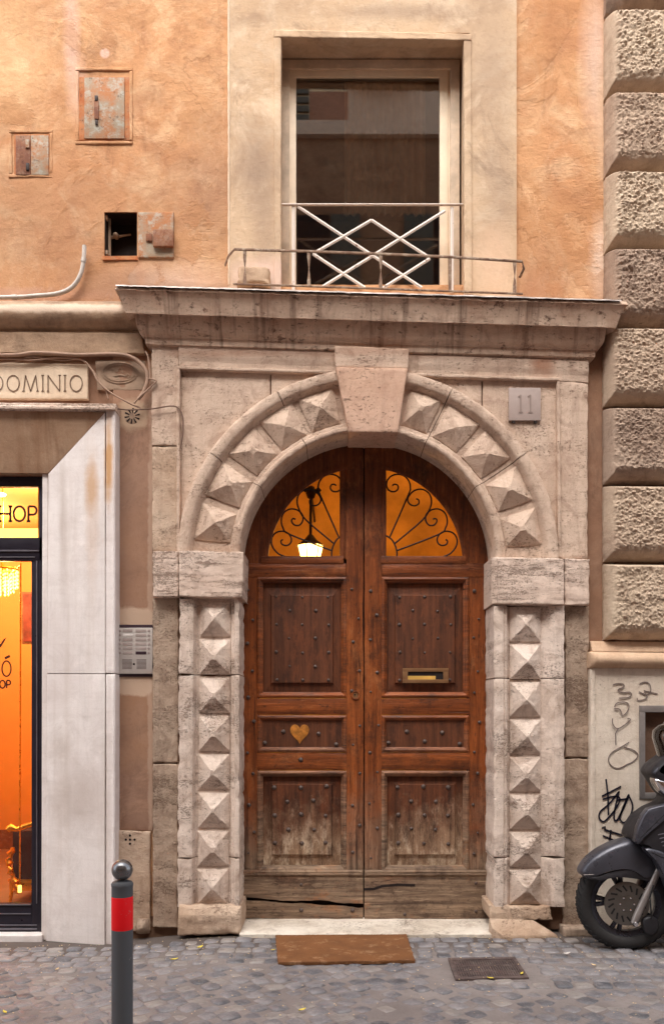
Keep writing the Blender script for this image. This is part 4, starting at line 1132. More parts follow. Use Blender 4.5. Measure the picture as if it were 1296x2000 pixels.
mb = MB().lathe([(0, -.06), (.03, -.045), (.045, 0), (.03, .045), (0, .06)], kt, 'z', 12); mb.lathe([(0, -.03), (.03, 0), (0, .03)], kt+Vector((-.05, 0, .03)), 'z', 10); mb.lathe([(0, -.03), (.03, 0), (0, .03)], kt+Vector((.06, 0, .02)), 'z', 10)
mb.tube([kt, kt+Vector((0, hy1-kt.y, .1))], .012, 8); mb.build('bracket', M['iron'], lan, smooth=50)
ld = bpy.data.lights.new('lantern_lamp', 'POINT'); ld.energy = 13; ld.color = (1, .62, .26); ld.shadow_soft_size = .08
lo = bpy.data.objects.new('lantern_lamp', ld); COL.objects.link(lo); lo.location = (c.x, c.y, zb-.12); ld.energy = 9; ld.color = (1, .74, .4)
lo2d = bpy.data.lights.new('hall_lamp', 'POINT'); lo2d.energy = 9; lo2d.color = (1, .62, .26); lo2d.shadow_soft_size = .15
lo2 = bpy.data.objects.new('hall_lamp', lo2d); COL.objects.link(lo2); lo2.location = (.9, 1.3, 3.9); lo2d.energy = 6; lo2d.color = (1, .7, .36)
# ============================================================ shop front on the left
shop = thing('shop_front', 'shop front with white marble jamb, brown stained lintel and dark framed glass door', 'shop front', (X(60), 0, -.06))
def shopjamb(u, v, x, z): return .075 + .085*min(1, u/.78)
# marble jamb in two lengths; splayed from the door outwards, mitred at the head
def quadpatch(name, c, nx, nz, depths, mat, back=-.1, rough=.002, jit=.003, parent=None):
    """4 corners each with its own depth"""
    Q = [P(x, y, p) for (x, y), p in zip(c, depths)]; v = []; f = []
    for j in range(nz+1):
        for i in range(nx+1):
            u, w = i/nx, j/nz
            q = (Q[0]*(1-u)+Q[1]*u)*(1-w)+(Q[3]*(1-u)+Q[2]*u)*w
            q = q + Vector((0, -rough*fr(q.x, 1, q.z, 8), 0))
            if u in (0, 1) or w in (0, 1): q.y += .002
            v.append(q)
    A = nx+1
    for j in range(nz):
        for i in range(nx): f.append((j*A+i, (j+1)*A+i, (j+1)*A+i+1, j*A+i+1))
    def side(idx):
        n0 = len(v)
        for i in idx: v.append(Vector((v[i].x, -back, v[i].z)))
        for k in range(len(idx)-1): f.append((idx[k], n0+k, n0+k+1, idx[k+1]))
    side(list(range(A))); side([nz*A+i for i in range(A)]); side([j*A for j in range(nz+1)]); side([j*A+nx for j in range(nz+1)])
    return obj(name, v, f, mat, parent or shop, 40)
quadpatch('marble_jamb', [(95, 925), (205, 806), (205, 1315), (92, 1315)], 14, 40, (.05, .13, .13, .05), M['marble'])
quadpatch('marble_jamb', [(92, 1316.5), (205, 1316.5), (204, 1846), (90, 1838)], 14, 40, (.05, .13, .14, .05), M['marble'])
for (ya, yb) in ((800, 1315), (1316.5, 1846)):
    hf('jamb_edge_bead', [(206, ya), (226, ya), (225 if yb > 1400 else 226, yb), (205, yb)], 6, 50, pw((0, .125), (.5, .13), (.72, .135), (.85, .145), (1, .14)), -.0, M['marble'], shop, pref=.135, rough=.0015, rnd=.006, jit=.002)
hf('jamb_inner_strip', [(83, 926), (94, 926), (91, 1838), (81, 1834)], 3, 40, flat(.03), -.12, M['marble'], shop, pref=.03, rough=.002, rnd=.004)
quadpatch('lintel', [(-420, 795), (205, 805), (94, 924), (-420, 920)], 40, 14, (.13, .13, .05, .05), M['lintel'])
hf('lintel_cap', [(-420, 780), (226, 787), (226, 801), (-420, 797)], 60, 5, lambda u, v, x, z: .15 if v < .55 else .165, -.0, M['trav_impost'], shop, pref=.16, rough=.004, jit=.004, rnd=.006)
hf('sill', [(-420, 1826), (82, 1826), (82, 1843), (-420, 1843)], 30, 4, flat(.06), -.3, M['marble'], shop, pref=.05, rough=.002, rnd=.006)
v = [P(-420, 1824, .06), P(82, 1824, .06)]
MB().box((X(-420), .3, Z(1826, .06)-.1), (X(82, .06), -.055, Z(1827, .06)+.0)).build('sill_top', M['marble'], shop)
SP = -.03     # plane of the metal frame
fr_ = thing('glazed_door', None, None); fr_.parent = shop; fr_['label'] = 'dark metal frame with tall glass and lettering'
def fb(x0, y0, x1, y1, p=SP, b=None, m='black_frame'): return MB().pbox(x0, y0, x1, y1, p, (b if b is not None else p-.05)).build('frame_bar', M[m], fr_, bevel=.002)
fb(-420, 930, 83, 950); fb(-420, 1050, 83, 1095); fb(77, 950, 83, 1822); fb(62, 1095, 77, 1822, SP-.006); fb(-420, 1765, 62, 1822, SP-.004)
fb(-420, 1074, 76, 1077, SP+.008, SP, 'black_lite'); fb(-420, 1087, 68, 1089, SP+.006, SP, 'black_lite')
fb(-420, 1766, 60, 1768.5, SP+.005, SP-.004, 'black_lite'); fb(-420, 1784, 60, 1786, SP+.004, SP-.004, 'black_lite'); fb(-420, 1806, 72, 1808, SP+.004, SP-.004, 'black_lite'); fb(-420, 1813, 72, 1816, SP+.006, SP-.004, 'black_lite')
fb(71, 1095, 73, 1765, SP+.002, SP-.006, 'black_lite')
MB().pbox(-420, 950, 77, 1050, SP-.03, SP-.034).build('pane', M['glass_clear'], fr_)
MB().pbox(-420, 1095, 62, 1765, SP-.03, SP-.034).build('pane', M['glass_clear'], fr_)
MB().pbox(-420, 920, 83, 930, SP+.01, SP-.05).build('lintel_soffit', M['rust_dark'], shop)
# lettering on the glass: SHOP above, ...Ó / SHOP on the door (cut by the picture edge)
tp = SP-.026
def glyph(name, strokes, w, p, mat, par):
    m_ = MB()
    for s in strokes: m_.ribbon(s, w, p)
    return m_.build(name, mat, par)
def ell(cx, cy, rx, ry, n=22): return [(cx+rx*math.cos(2*math.pi*k/n), cy+ry*math.sin(2*math.pi*k/n)) for k in range(n+1)]
def serif_text(word, x, yb, h, wscale, w, p, mat, par, name='lettering', serif=True, gap=.22):
    """classic capitals as strokes; x = right edge, laid leftwards"""
    wid = dict(S=.55, H=.72, O=.78, P=.55, C=.72, N=.75, D=.75, M=.9, I=.12)
    def put(ch, x0):
        W = wid[ch]*h*wscale; t = yb-h; r = []
        def sf(xx, yy, l=.13): return [(xx-l*h, yy), (xx+l*h, yy)]
        if ch == 'O': r.append(ell(x0+W/2, yb-h/2, W/2, h/2))
        if ch == 'C': r.append([(x0+W/2+W/2*math.cos(R(a)), yb-h/2-h/2*math.sin(R(a))) for a in range(50, 311, 13)])
        if ch == 'I': r.append([(x0+W/2, t), (x0+W/2, yb)]); r += [sf(x0+W/2, t, .09), sf(x0+W/2, yb, .09)] if serif else []
        if ch == 'H': r += [[(x0, t), (x0, yb)], [(x0+W, t), (x0+W, yb)], [(x0, yb-h/2), (x0+W, yb-h/2)]] + ([sf(x0, t), sf(x0, yb), sf(x0+W, t), sf(x0+W, yb)] if serif else [])
        if ch == 'P': r += [[(x0, t), (x0, yb)], [(x0, t)]+[(x0+W*.55+W*.45*math.sin(R(a)), t+h*.28-h*.28*math.cos(R(a))) for a in range(0, 181, 18)]+[(x0, t+h*.56)]] + ([sf(x0, yb)] if serif else [])
        if ch == 'D': r += [[(x0, t), (x0, yb)], [(x0, t)]+[(x0+W*.45+W*.55*math.sin(R(a)), yb-h/2-h/2*math.cos(R(a))) for a in range(0, 181, 15)]+[(x0, yb)]]
        if ch == 'N': r += [[(x0, yb), (x0, t)], [(x0, t), (x0+W, yb)], [(x0+W, yb), (x0+W, t)]] + ([sf(x0, yb, .08), sf(x0+W, t, .08)] if serif else [])
        if ch == 'M': r += [[(x0, yb), (x0+W*.14, t)], [(x0+W*.14, t), (x0+W/2, yb)], [(x0+W/2, yb), (x0+W*.86, t)], [(x0+W*.86, t), (x0+W, yb)]] + ([sf(x0, yb, .08), sf(x0+W, yb, .08)] if serif else [])
        if ch == 'S': r.append([(x0+W*(.5+.45*math.cos(R(a))), t+h*.27-h*.25*math.sin(R(a))) for a in range(30, 260, 20)]+[(x0+W*(.5+.47*math.cos(R(a))), yb-h*.27-h*.27*math.sin(R(a))) for a in range(80, -150, -20)])
        return r, W
    for ch in word[::-1]:
        r, W = put(ch, 0); x0 = x-W
        m_ = MB()
        for s in r: m_.ribbon([(a+x0, b) for a, b in s], w, p)
        m_.build(name, mat, par); x = x0-gap*h
serif_text('SHOP', 72, 1018, 29, 1.0, 4.4, tp, M['shoptext'], fr_)
serif_text('O', 22, 1321, 30, .75, 3, tp, M['shoptext'], fr_)
glyph('lettering', [[(10, 1286), (20, 1281)]], 5, tp, M['shoptext'], fr_)
serif_text('SHOP', 21, 1344, 15, .9, 3, tp, M['shoptext'], fr_, serif=False, gap=.2)
MB().prism([(-18, 1268), (-8, 1264), (2, 1257), (8, 1248), (13, 1245), (9, 1253), (2, 1264), (-8, 1270)], tp+.001, tp).build('lettering', M['shoptext'], fr_)
# shop interior
sx0, sx1, sy0, sy1, sz0, sz1 = -5.2, X(82, -.2)+.35, .16, 3.6, Z(1822, 0), 3.6
def room(name, fl, wl, ce):
    mb = MB().box((sx0, sy1, sz0), (sx1, sy1+.05, sz1)); mb.box((sx0-.05, sy0, sz0), (sx0, sy1, sz1)); mb.box((sx1, sy0, sz0), (sx1+.05, sy1, sz1)); mb.box((X(84, -.2), .1, sz0), (sx1+.05, sy0, sz1)); mb.box((sx0, sy0, sz1), (sx1, sy1, sz1+.05))
    o = mb.build(name, wl); tag(o, kind='structure')
    o = MB().box((sx0, sy0-.1, sz0-.05), (sx1, sy1, sz0)).build('shop_floor', fl); tag(o, kind='structure')
room('shop_room', M['shop_floor'], M['shop_wall'], M['shop_wall'])
MB().box((sx0, sy1-.04, sz0), (sx1, sy1, sz0+.22)).build('skirting_board', M['rust_dark'], None)['kind'] = 'structure'
for (x, y, e) in ((-2.6, 1.2, 46), (-3.6, 2.4, 46)):
    d_ = bpy.data.lights.new('shop_lamp', 'POINT'); d_.energy = e*.6; d_.color = (1, .78, .48); d_.shadow_soft_size = .15
    q = bpy.data.objects.new('shop_lamp', d_); COL.objects.link(q); q.location = (x, y, 3.3)
ls_ = MB().box((sx0, .5, P(0, 1046, -.5).z-.04), (P(90, 1046, -.5).x, .56, P(0, 1032, -.5).z)).build('strip_light', M['strip_light'])
tag(ls_, 'glowing yellow light strip inside the shop above the door', 'strip light')
dl = MB().lathe([(0, 0), (.05, 0), (.055, .01)], P(-2, 967, -.5), 'z', 16).build('ceiling_spot', M['down_light']); tag(dl, 'small bright ceiling spotlight above the shop lettering', 'spotlight')
# chandelier
cq = P(6, 1130, -1.1); ch = thing('chandelier', 'glowing crystal chandelier hanging inside the shop', 'chandelier', cq)
mb = MB(); rn = random.Random(2)
for ring, (r_, z0, ln_) in enumerate(((.12, .06, .16), (.09, .02, .16), (.05, -.02, .14))):
    for k in range(14-3*ring):
        a = 2*math.pi*k/(14-3*ring); x, y = cq.x+r_*math.cos(a), cq.y+r_*math.sin(a)
        for j in range(5):
            zz = cq.z+z0-ln_*j/5; mb.lathe([(0, -.014), (.009, 0), (0, .014)], (x, y, zz), 'z', 5)
mb.build('crystal', M['crystal'], ch)
mb = MB().lathe([(.125, 0), (.13, .01), (.125, .02)], cq+Vector((0, 0, .07)), 'z', 24)
for k in range(5):
    a = 2*math.pi*k/5; mb.tube([cq+Vector((0, 0, .1)), cq+Vector((.09*math.cos(a), .09*math.sin(a), .05)), cq+Vector((.16*math.cos(a), .16*math.sin(a), .12))], .006, 6)
mb.tube([cq+Vector((0, 0, .08)), (cq.x, cq.y, sz1)], .006, 6); mb.build('gilt_frame', M['gold'], ch, smooth=50)
dd = bpy.data.lights.new('chandelier_lamp', 'POINT'); dd.energy = 10; dd.color = (1, .6, .2); dd.shadow_soft_size = .1
q = bpy.data.objects.new('chandelier_lamp', dd); COL.objects.link(q); q.location = cq+Vector((0, 0, -.12))
# wall picture and gilt rod, chair
pq0, pq1 = P(46, 1160, -1.6), P(66, 1253, -1.6)
pc_ = thing('wall_picture', 'narrow dark red picture hanging in the orange shop', 'picture', (pq0.x, 1.6, pq1.z))
MB().box((pq0.x, 1.6, pq0.z), (pq1.x+.2, 1.63, pq1.z)).build('print', M['picture'], pc_)
MB().box((pq0.x-.02, 1.61, pq0.z+.02), (pq1.x+.22, 1.66, pq1.z-.02)).build('frame', M['rust_dark'], pc_)
a, b = P(41, 1100, -.35), P(39, 1730, -.35)
rod = thing('brass_rod', 'thin brass rod standing upright behind the shop glass', 'rod', (b.x, .35, b.z))
MB().tube([a, b], .006, 8).build('shaft', M['gold'], rod, smooth=60); MB().lathe([(0, 0), (.014, 0), (.014, .05), (.008, .055), (0, .06)], b-Vector((0, 0, .05)), 'z', 12).build('ferrule', M['strip_light'], rod, smooth=50)  # ferrule is brass, no lamp; its brightness is put in as glow
def CQ(px, py, dp=0): return P(px, py, -.9-dp)
chr_ = thing('gilt_armchair', 'dark upholstered armchair with carved gilt frame inside the shop', 'armchair', CQ(48, 1760))
mb = MB()
mb.tube([CQ(16, 1620), CQ(22, 1616), CQ(34, 1620), CQ(52, 1613), CQ(75, 1606), CQ(110, 1604), CQ(135, 1618)], [.03, .035, .022, .024, .022, .022, .03], 8)
mb.build('gilt_back_rail', M['gold'], chr_, smooth=60)
mb = MB(); pts = []
for k in range(16): pts.append(CQ(25-9*math.sin(k*.32)+4*(k % 2), 1655+k*6))
mb.tube(pts, [.016+.008*(k % 3) for k in range(16)], 7); mb.build('carved_gilt_arm', M['gold'], chr_, smooth=50)
o_ = MB().box(CQ(24, 1622, .1), CQ(125, 1716, .5)).build('upholstery', M['velvet'], chr_, bevel=.02)
for x in (22, 118):
    for dp in (0, .45): MB().tube([CQ(x, 1716, dp), CQ(x+3, 1730, dp), CQ(x-2, 1762, dp)], [.03, .02, .014], 8).build('leg', M['gold'], chr_, smooth=50)
MB().box(CQ(18, 1722), CQ(120, 1716, .5)).build('seat_rail', M['gold'], chr_, bevel=.006)

# ============================================================ wall fittings
pl = thing('stone_plaque', 'cream stone plaque carved with the word CONDOMINIO above the shop lintel', 'plaque', P(0, 778, 0))
hf('slab', [(-140, 704), (172, 711), (172, 780), (-140, 778)], 30, 12, flat(.035), 0, M['plaque'], pl, pref=.035, rough=.002, jit=.003, rnd=.005)
serif_text('CONDOMINIO', 161, 764, 31, .98, 2.0, .0368, M['letter'], pl, 'letter', gap=.27)
cp = thing('cast_plate', 'grimy cast plate with a raised oval behind the cables above the shop', 'plate', P(236, 760, 0))
hf('backplate', [(186, 704), (284, 704), (284, 762), (190, 762)], 16, 10, flat(.02), 0, M['cast'], cp, pref=.02, rough=.002, rnd=.004, jit=.002)
m_ = MB(); m_.ribbon(ell(234, 728, 34, 20, 30), 1.5, .022, .004); m_.ribbon(ell(234, 728, 29, 16, 30), 1.2, .022, .003); m_.build('oval_rim', M['cast'], cp)
m_ = MB()
for s in ([(216, 722), (220, 718), (224, 724)], [(228, 726), (233, 717), (238, 720), (240, 728)], [(244, 736), (249, 729), (253, 733), (250, 738)], [(222, 734), (236, 732), (246, 734)]): m_.ribbon(s, 2.2, .022, .004)
m_.build('worn_relief', M['cast'], cp)
# cables
def cable(name, pts, r, p, label, mat='cable', cat='cable', group=None):
    q = []
    for i in range(len(pts)-1):
        a, b, c_, e = pts[max(0, i-1)], pts[i], pts[i+1], pts[min(len(pts)-1, i+2)]
        for s_ in range(5):
            t_ = s_/5; q.append(tuple(.5*((2*b[k]) + (-a[k]+c_[k])*t_ + (2*a[k]-5*b[k]+4*c_[k]-e[k])*t_*t_ + (-a[k]+3*b[k]-3*c_[k]+e[k])*t_**3) for k in (0, 1)))
    q.append(pts[-1])
    o = MB().tube([P(x, y, p+.003*fr(x*.01, 1, 1, 3)) for x, y in q], r, 8).build(name, M[mat], None, smooth=80)
    tag(o, label, cat, group); return o
cable('cable', [(-300, 690), (0, 694), (70, 689), (150, 693), (228, 692), (262, 700), (284, 722), (288, 742), (281, 765), (270, 780)], .014, .075, 'thickest grimy cable bending down round the cast plate beside the portal')
cable('cable', [(-300, 699), (0, 701), (60, 704), (110, 699), (158, 702), (178, 720), (192, 745), (215, 766), (250, 786), (275, 797)], .006, .06, 'thin cable drooping along the top of the carved plaque and down to the round vent', group=None)
cable('cable', [(-300, 703), (0, 708), (60, 698), (120, 704), (160, 703), (185, 728), (198, 752), (207, 764), (212, 779)], .0045, .05, 'loose thin cable ending just above the lintel cap right of the plaque')
cable('cable', [(284, 686), (290, 700), (293, 735), (292, 740), (305, 744), (290, 760), (272, 776), (262, 788)], .006, .085, 'short thin cable kinked over the edge of the portal frame')
cable('cable', [(205, 795), (245, 800), (270, 800), (300, 798), (332, 793), (348, 797), (357, 815), (357, 850), (352, 876)], .005, .098, 'thin wire crossing onto the portal frame and hanging beside the spandrel', 'cable_dark', 'wire')
cable('conduit', [(-300, 582), (0, 581), (70, 578), (115, 573), (142, 560), (158, 535), (164, 505), (165, 480)], .016, .045, 'grey plastic conduit curving up the orange wall above the string course', 'pvc', 'conduit')
cd_ = [o for o in bpy.data.objects if o.name == 'conduit'][0]
MB().tube([P(24, 581, .045), P(34, 580.5, .045)], .0195, 10).build('coupling', M['pvc'], cd_, smooth=60)
MB().tube([P(163, 512, .045), P(164.5, 504, .045)], .019, 10).build('saddle', M['pvc'], cd_, smooth=60)
# round vent
vc_ = P(259, 813, .012); vt = thing('round_vent', 'small round wall vent with radial slots beside the portal', 'vent', vc_)
MB().lathe([(0, -.008), (.06, -.006), (.068, -.002), (.07, .004)], vc_, 'y', 28).build('disc', M['cast'], vt, smooth=50)
for k in range(10):
    a = 2*math.pi*k/10+.2; q0 = vc_+Vector((.022*math.cos(a), -.009, .022*math.sin(a))); q1 = vc_+Vector((.056*math.cos(a), -.0075, .056*math.sin(a)))
    MB().tube([q0, q1], [.003, .007], 6, flat=.0015).build('slot', M['void'], vt)
# hatches
def hatch(name, x0, y0, x1, y1, mat, label, p=.012, bits=(), screws=()):
    t_ = thing(name, label, 'hatch', P((x0+x1)/2, y1, 0))
    hf('door_plate', rect(x0, y0, x1, y1), 10, 10, flat(p), 0, M[mat], t_, pref=p, rough=.002, jit=.002, rnd=.003)
    for (a, b, c_, e, pp, mm, nm) in bits: MB().pbox(a, b, c_, e, pp, p-.001).build(nm, M[mm], t_, bevel=.002)
    for (x, y) in screws:
        MB().lathe([(0, -.004), (.006, -.003), (.008, 0)], P(x, y, p), 'y', 10).build('screw', M['void'], t_, smooth=50)
    return t_
hatch('meter_hatch', 154, 150, 258, 274, 'rust_orange', 'largest rusty meter hatch, in the rectangular plaster recess high on the orange wall', .006, ((165, 151, 243, 270, .014, 'rust_grey', 'cover_sheet'), (184, 196, 193, 232, .022, 'rust_dark', 'hasp'), (185, 186, 191, 196, .026, 'iron', 'staple'), (186, 234, 191, 243, .024, 'iron', 'staple')), ((185, 168), (220, 168), (238, 262)))
hatch('meter_hatch', 28, 262, 97, 342, 'rust_orange', 'smallest rusty hatch at the far left of the orange wall', .006, ((31, 264, 60, 341, .013, 'rust_dark', 'cover_sheet'), (61, 264, 95, 341, .0125, 'rust_grey', 'cover_sheet'), (50, 272, 57, 288, .022, 'rust_grey', 'hasp'), (51, 318, 57, 332, .022, 'iron', 'staple')), ((42, 270), (84, 270)))
oh = hatch('meter_hatch', 270, 414, 339, 502, 'rust_grey', 'open rusty hatch door with a lock box beside a dark square niche', .018, ((299, 448, 338, 480, .05, 'rust_dark', 'lock_box'), (285, 456, 297, 470, .03, 'rust_dark', 'latch')), ((318, 472), (334, 452)))
nb = MB(); nb.box((X(203), .155, Z(500)), (X(269), .165, Z(413))); nb.build('niche_back', M['void'], oh)  # near-black back sheet paints in the shade deep in the niche
mb = MB(); a, b = P(214, 416, -.08), P(214, 500, -.08); mb.tube([a, b], .012, 8); a, b = P(216, 464, -.1), P(256, 458, -.12); mb.tube([a, b], [.012, .006], 8); mb.lathe([(0, -.03), (.018, -.02), (.022, 0), (.018, .02), (0, .03)], P(227, 461, -.1), 'y', 14)
mb.build('pipe', M['cast'], oh, smooth=50)
for y in (424, 492): MB().pbox(203, y-4, 210, y+4, -.02, -.05).build('hinge', M['rust_grey'], oh)
MB().pbox(200, 500, 269, 507, .012, -.16).build('niche_sill', M['rust_orange'], oh)
# house number tile
nt_ = thing('number_tile', 'small pale house number tile reading 11 on the right spandrel', 'number plate', P(1024, 822, .05))
rm_ = MB().pbox(993, 757, 1055, 821, .072, .053).build('tile', M['number_tile'], nt_, bevel=.003)
m_ = MB()
for x in (1016, 1035): m_.ribbon([(x, 771), (x, 804)], 3.0, .0725, .004); m_.ribbon([(x-4, 805), (x+4, 805)], 2, .0725, .003); m_.ribbon([(x-5, 775), (x, 771)], 2, .0725, .003)
m_.build('number', M['number_digit'], nt_)
for x in (1000, 1043): MB().pbox(x, 821, x+5, 826, .07, .053).build('clip', M['iron'], nt_)
# intercom
ic = thing('intercom', 'aluminium intercom panel with twelve name slots beside the doorway', 'intercom', P(263, 1320, .01))
MB().pbox(227.5, 1220, 299, 1322, .028, .004).build('back_box', M['strip_dark'], ic, bevel=.003)
MB().pbox(228, 1226, 298, 1316, .040, .026).build('face_plate', M['alu'], ic, bevel=.003)
for r_ in range(6):
    y0 = 1229+r_*8.6
    MB().pbox(240, y0, 259, y0+5.8, .0415, .038).build('name_slot', M['slot_white'] if r_ == 1 else M['slot_grey'], ic, bevel=.0008)
    MB().pbox(265, y0+.4, 286, y0+6.2, .0415, .038).build('name_slot', M['strip_dark'] if r_ == 5 else M['slot_grey'], ic, bevel=.0008)
    for x in (234.5, 291): MB().lathe([(0, -.004), (.008, -.003), (.0095, 0)], P(x, y0+3, .04), 'y', 12).build('call_button', M['slot_grey'], ic, smooth=50)
for x0 in (239, 267):
    for k in range(8): MB().pbox(x0, 1288+k*2.5, x0+19, 1289+k*2.5, .0408, .038).build('speaker_slot', M['alu_dark'], ic)
MB().lathe([(0, -.003), (.006, -.002), (.008, 0)], P(262, 1297, .04), 'y', 12).build('camera_eye', M['void'], ic)

# crossed window guard
wg = thing('window_guard', 'white iron window guard with crossed diamond bars in front of the tall window', 'window guard', P(725, 560, .02))
gp = .02
def bar(px0, py0, px1, py1, r=.0115, p=gp, name='bar', mat='iron_white', par=wg, fl=.006, n=4):
    return MB().tube([P(px0, py0, p), P((px0+px1)/2, (py0+py1)/2+.3, p), P(px1, py1, p)], r, n, flat=fl).build(name, M[mat], par)
MB().box(P(550, 397, gp+.012), P(903, 403, gp-.012)).build('top_rail', M['iron_white'], wg, bevel=.002)
tr = bpy.data.objects[wg.children[-1].name] if wg.children else None
def cross(p0_, p1_): bar(*p0_, *p1_)
cross((581, 403), (823, 562)); cross((868, 412), (630, 560))
cross((725, 430), (611, 496)); cross((725, 430), (836, 502)); cross((611, 496), (712, 562)); cross((839, 505), (745, 564))
bar(573, 402, 573, 570, .012, gp-.004, 'post'); bar(882, 404, 882, 572, .012, gp-.004, 'post')
# rusty ledge rail on the cornice
lr = thing('ledge_rail', 'low rusty iron rail with twisted posts along the top of the cornice', 'railing', P(740, 565, .2))
lp = .215
MB().tube([P(440, 518, lp-.17), P(446, 500, lp-.06), P(458, 487, lp), P(600, 491, lp), P(743, 496, lp), P(880, 502, lp), P(1019, 511, lp), P(1022, 525, lp-.03), P(1014, 542, lp-.08)], .010, 8, flat=.007).build('top_bar', M['rail_rust'], lr, smooth=40)
MB().tube([P(455, 555, lp), P(600, 559, lp), P(743, 564, lp), P(880, 569, lp), P(1020, 574, lp)], .008, 6).build('bottom_bar', M['rail_rust'], lr, smooth=40)
for (x, y0, y1) in ((478, 488, 554), (603, 491, 559), (743, 497, 564), (878, 503, 570), (1004, 511, 573)):
    a, b = P(x, y0, lp), P(x, y1, lp); v = []; f = []; n = 14
    for i in range(n+1):
        q = a.lerp(b, i/n); an = math.pi*i/n*(1 if x != 878 else .2)
        for k, (cx_, cy_) in enumerate(((.012, .0025), (-.012, .0025), (-.012, -.0025), (.012, -.0025))):
            v.append(q+Vector((cx_*math.cos(an)-cy_*math.sin(an), cx_*math.sin(an)+cy_*math.cos(an), 0)))
    for i in range(n):
        for k in range(4): f.append((i*4+k, i*4+(k+1) % 4, (i+1)*4+(k+1) % 4, (i+1)*4+k))
    obj('twisted_post', v, f, M['rail_rust'], lr, 40)
blk = hf('stone_lump', [(464, 516), (526, 518), (527, 556), (461, 556)], 16, 12, flat(.17), .06, M['quoin_smooth'], None, pref=.17, rough=.008, rfreq=12, jit=.015, rnd=.03)
tag(blk, 'worn pale stone block standing on the left end of the cornice ledge', 'stone block')

# ============================================================ right-hand building
rb = thing('rusticated_building', 'neighbouring building corner of rusticated travertine blocks over a pale plinth', 'building', (X(1240), 0, 0))
QY = [(-300, -150), (-146, 10), (20, 175), (181, 330), (335, 480), (485, 632), (639, 787), (794, 941), (946, 1094), (1099, 1248)]
FX = [30, 30, 30, 36, 32, 42, 28, 38, 34, 46]; FZ = [50, 50, 52, 64, 50, 46, 60, 66, 44, 56]; AM = [.015, .015, .016, .013, .017, .015, .013, .012, .014, .010]
for k, (ya, yb) in enumerate(QY):
    x0 = 1188 if k < 6 else 1184; rnq = random.Random(k); off = rnq.uniform(0, 50)
    vis_ = k > 1
    def qp(u, v, x, z, off=off, k=k):
        W, H = 3.6, 1.0
        # cushion with a smooth drafted margin, underside bevelled back
        du = u*430/20; dv0 = v*(1)/.07; dv1 = (1-v)/.20
        m_ = min(1, du, dv0, dv1); base = .05 + .12*(1-(1-m_)**2)
        inner = max(0, min(1, (min(u*430/17, v/.07, (1-v)/.17)-.5)*2.4))
        wx_ = x+.012*fr(x, off, z, 14, 2); wz_ = z+.010*fr(x, off+5, z, 14, 2)
        cell = mn.voronoi(Vector((wx_*FX[k], off, wz_*FZ[k])))[0]
        rg = AM[k]*(min(.8, (cell[1]-cell[0]))*1.3) + .008*fr(x, off, z, 44, 3) + .009*fr(x, off, z, 7, 3) - .008
        return base + inner*rg
    tl = 4 if k >= 2 else 0
    hf('quoin_block', [(x0, ya), (1620, ya+tl), (1620, yb+tl), (x0, yb)], 14, 100 if vis_ else 8, qp, -.1, M[('quoin', 'quoin_b', 'quoin_c', 'quoin', 'quoin_c', 'quoin_b', 'quoin', 'quoin_b', 'quoin', 'quoin_c')[k]], rb, pref=.12, rnd=0, smooth=75, jit=.004, us=[.27*q/90 for q in range(91)] if vis_ else None)
# mortar core behind the blocks, upper storeys
MB().box((X(1196), .3, -.4), (X(1750), -.04, 12.5)).build('wall_core', M['mortar_dark'], rb)
hf('plinth_cap', [(1160, 1250), (1620, 1254), (1620, 1274), (1160, 1272)], 40, 6, lambda u, v, x, z: .045+.05*v, -.0, M['quoin_smooth'], rb, pref=.14, rough=.003, rnd=.006)
def torus(u, v, x, z): return .095+.07*math.sqrt(max(0, 1-(2*v-1)**2))*math.sqrt(max(0, 1-max(0, 1-u*30)**2))
hf('torus_moulding', [(1153, 1272), (1620, 1278), (1620, 1310), (1153, 1304)], 60, 16, torus, -.0, M['quoin_smooth'], rb, pref=.15, rough=.002, rnd=0, us=[.003, .008, .015, .025, .033], vs=[.02, .05, .95, .98])
hx = [X(1250, .1), X(1420, .1), Z(1560, .1), Z(1380, .1)]
gridwall('plinth_panel', X(1153, .1), X(1620, .1), Z(1815, .1)-.05, Z(1305, .1), .1, -.05, [(hx[0], hx[1], hx[2], hx[3], -.02)], M['plinth'], rb, .03, .004)
hf('plinth_edge', [(1152, 1306), (1163, 1306), (1163, 1816), (1151, 1816)], 4, 60, flat(.106), 0, M['plinth'], rb, pref=.106, rough=.004, rfreq=20, jit=.006, rnd=.012)
hf('plinth_foot', [(1100, 1812), (1620, 1806), (1620, 1832), (1100, 1832)], 50, 5, flat(.15), -.0, M['trav_side'], rb, pref=.15, rough=.006, jit=.006, rnd=.02)
nf = thing('niche_frame', None, None); nf.parent = rb; nf['label'] = 'grey metal frame of the recessed box in the plinth'
for (a, b, c_, e) in ((1248, 1378, 1424, 1391), (1248, 1391, 1259, 1560), (1412, 1391, 1424, 1560), (1259, 1549, 1412, 1560)): MB().pbox(a, b, c_, e, .112, .07).build('frame_bar', M['fork'], nf, bevel=.002)
MB().pbox(1255, 1385, 1420, 1556, .01, -.01).build('niche_back', M['brass_old'], rb)
MB().pbox(1285, 1440, 1300, 1500, .04, .01).build('pipe', M['cast'], rb)
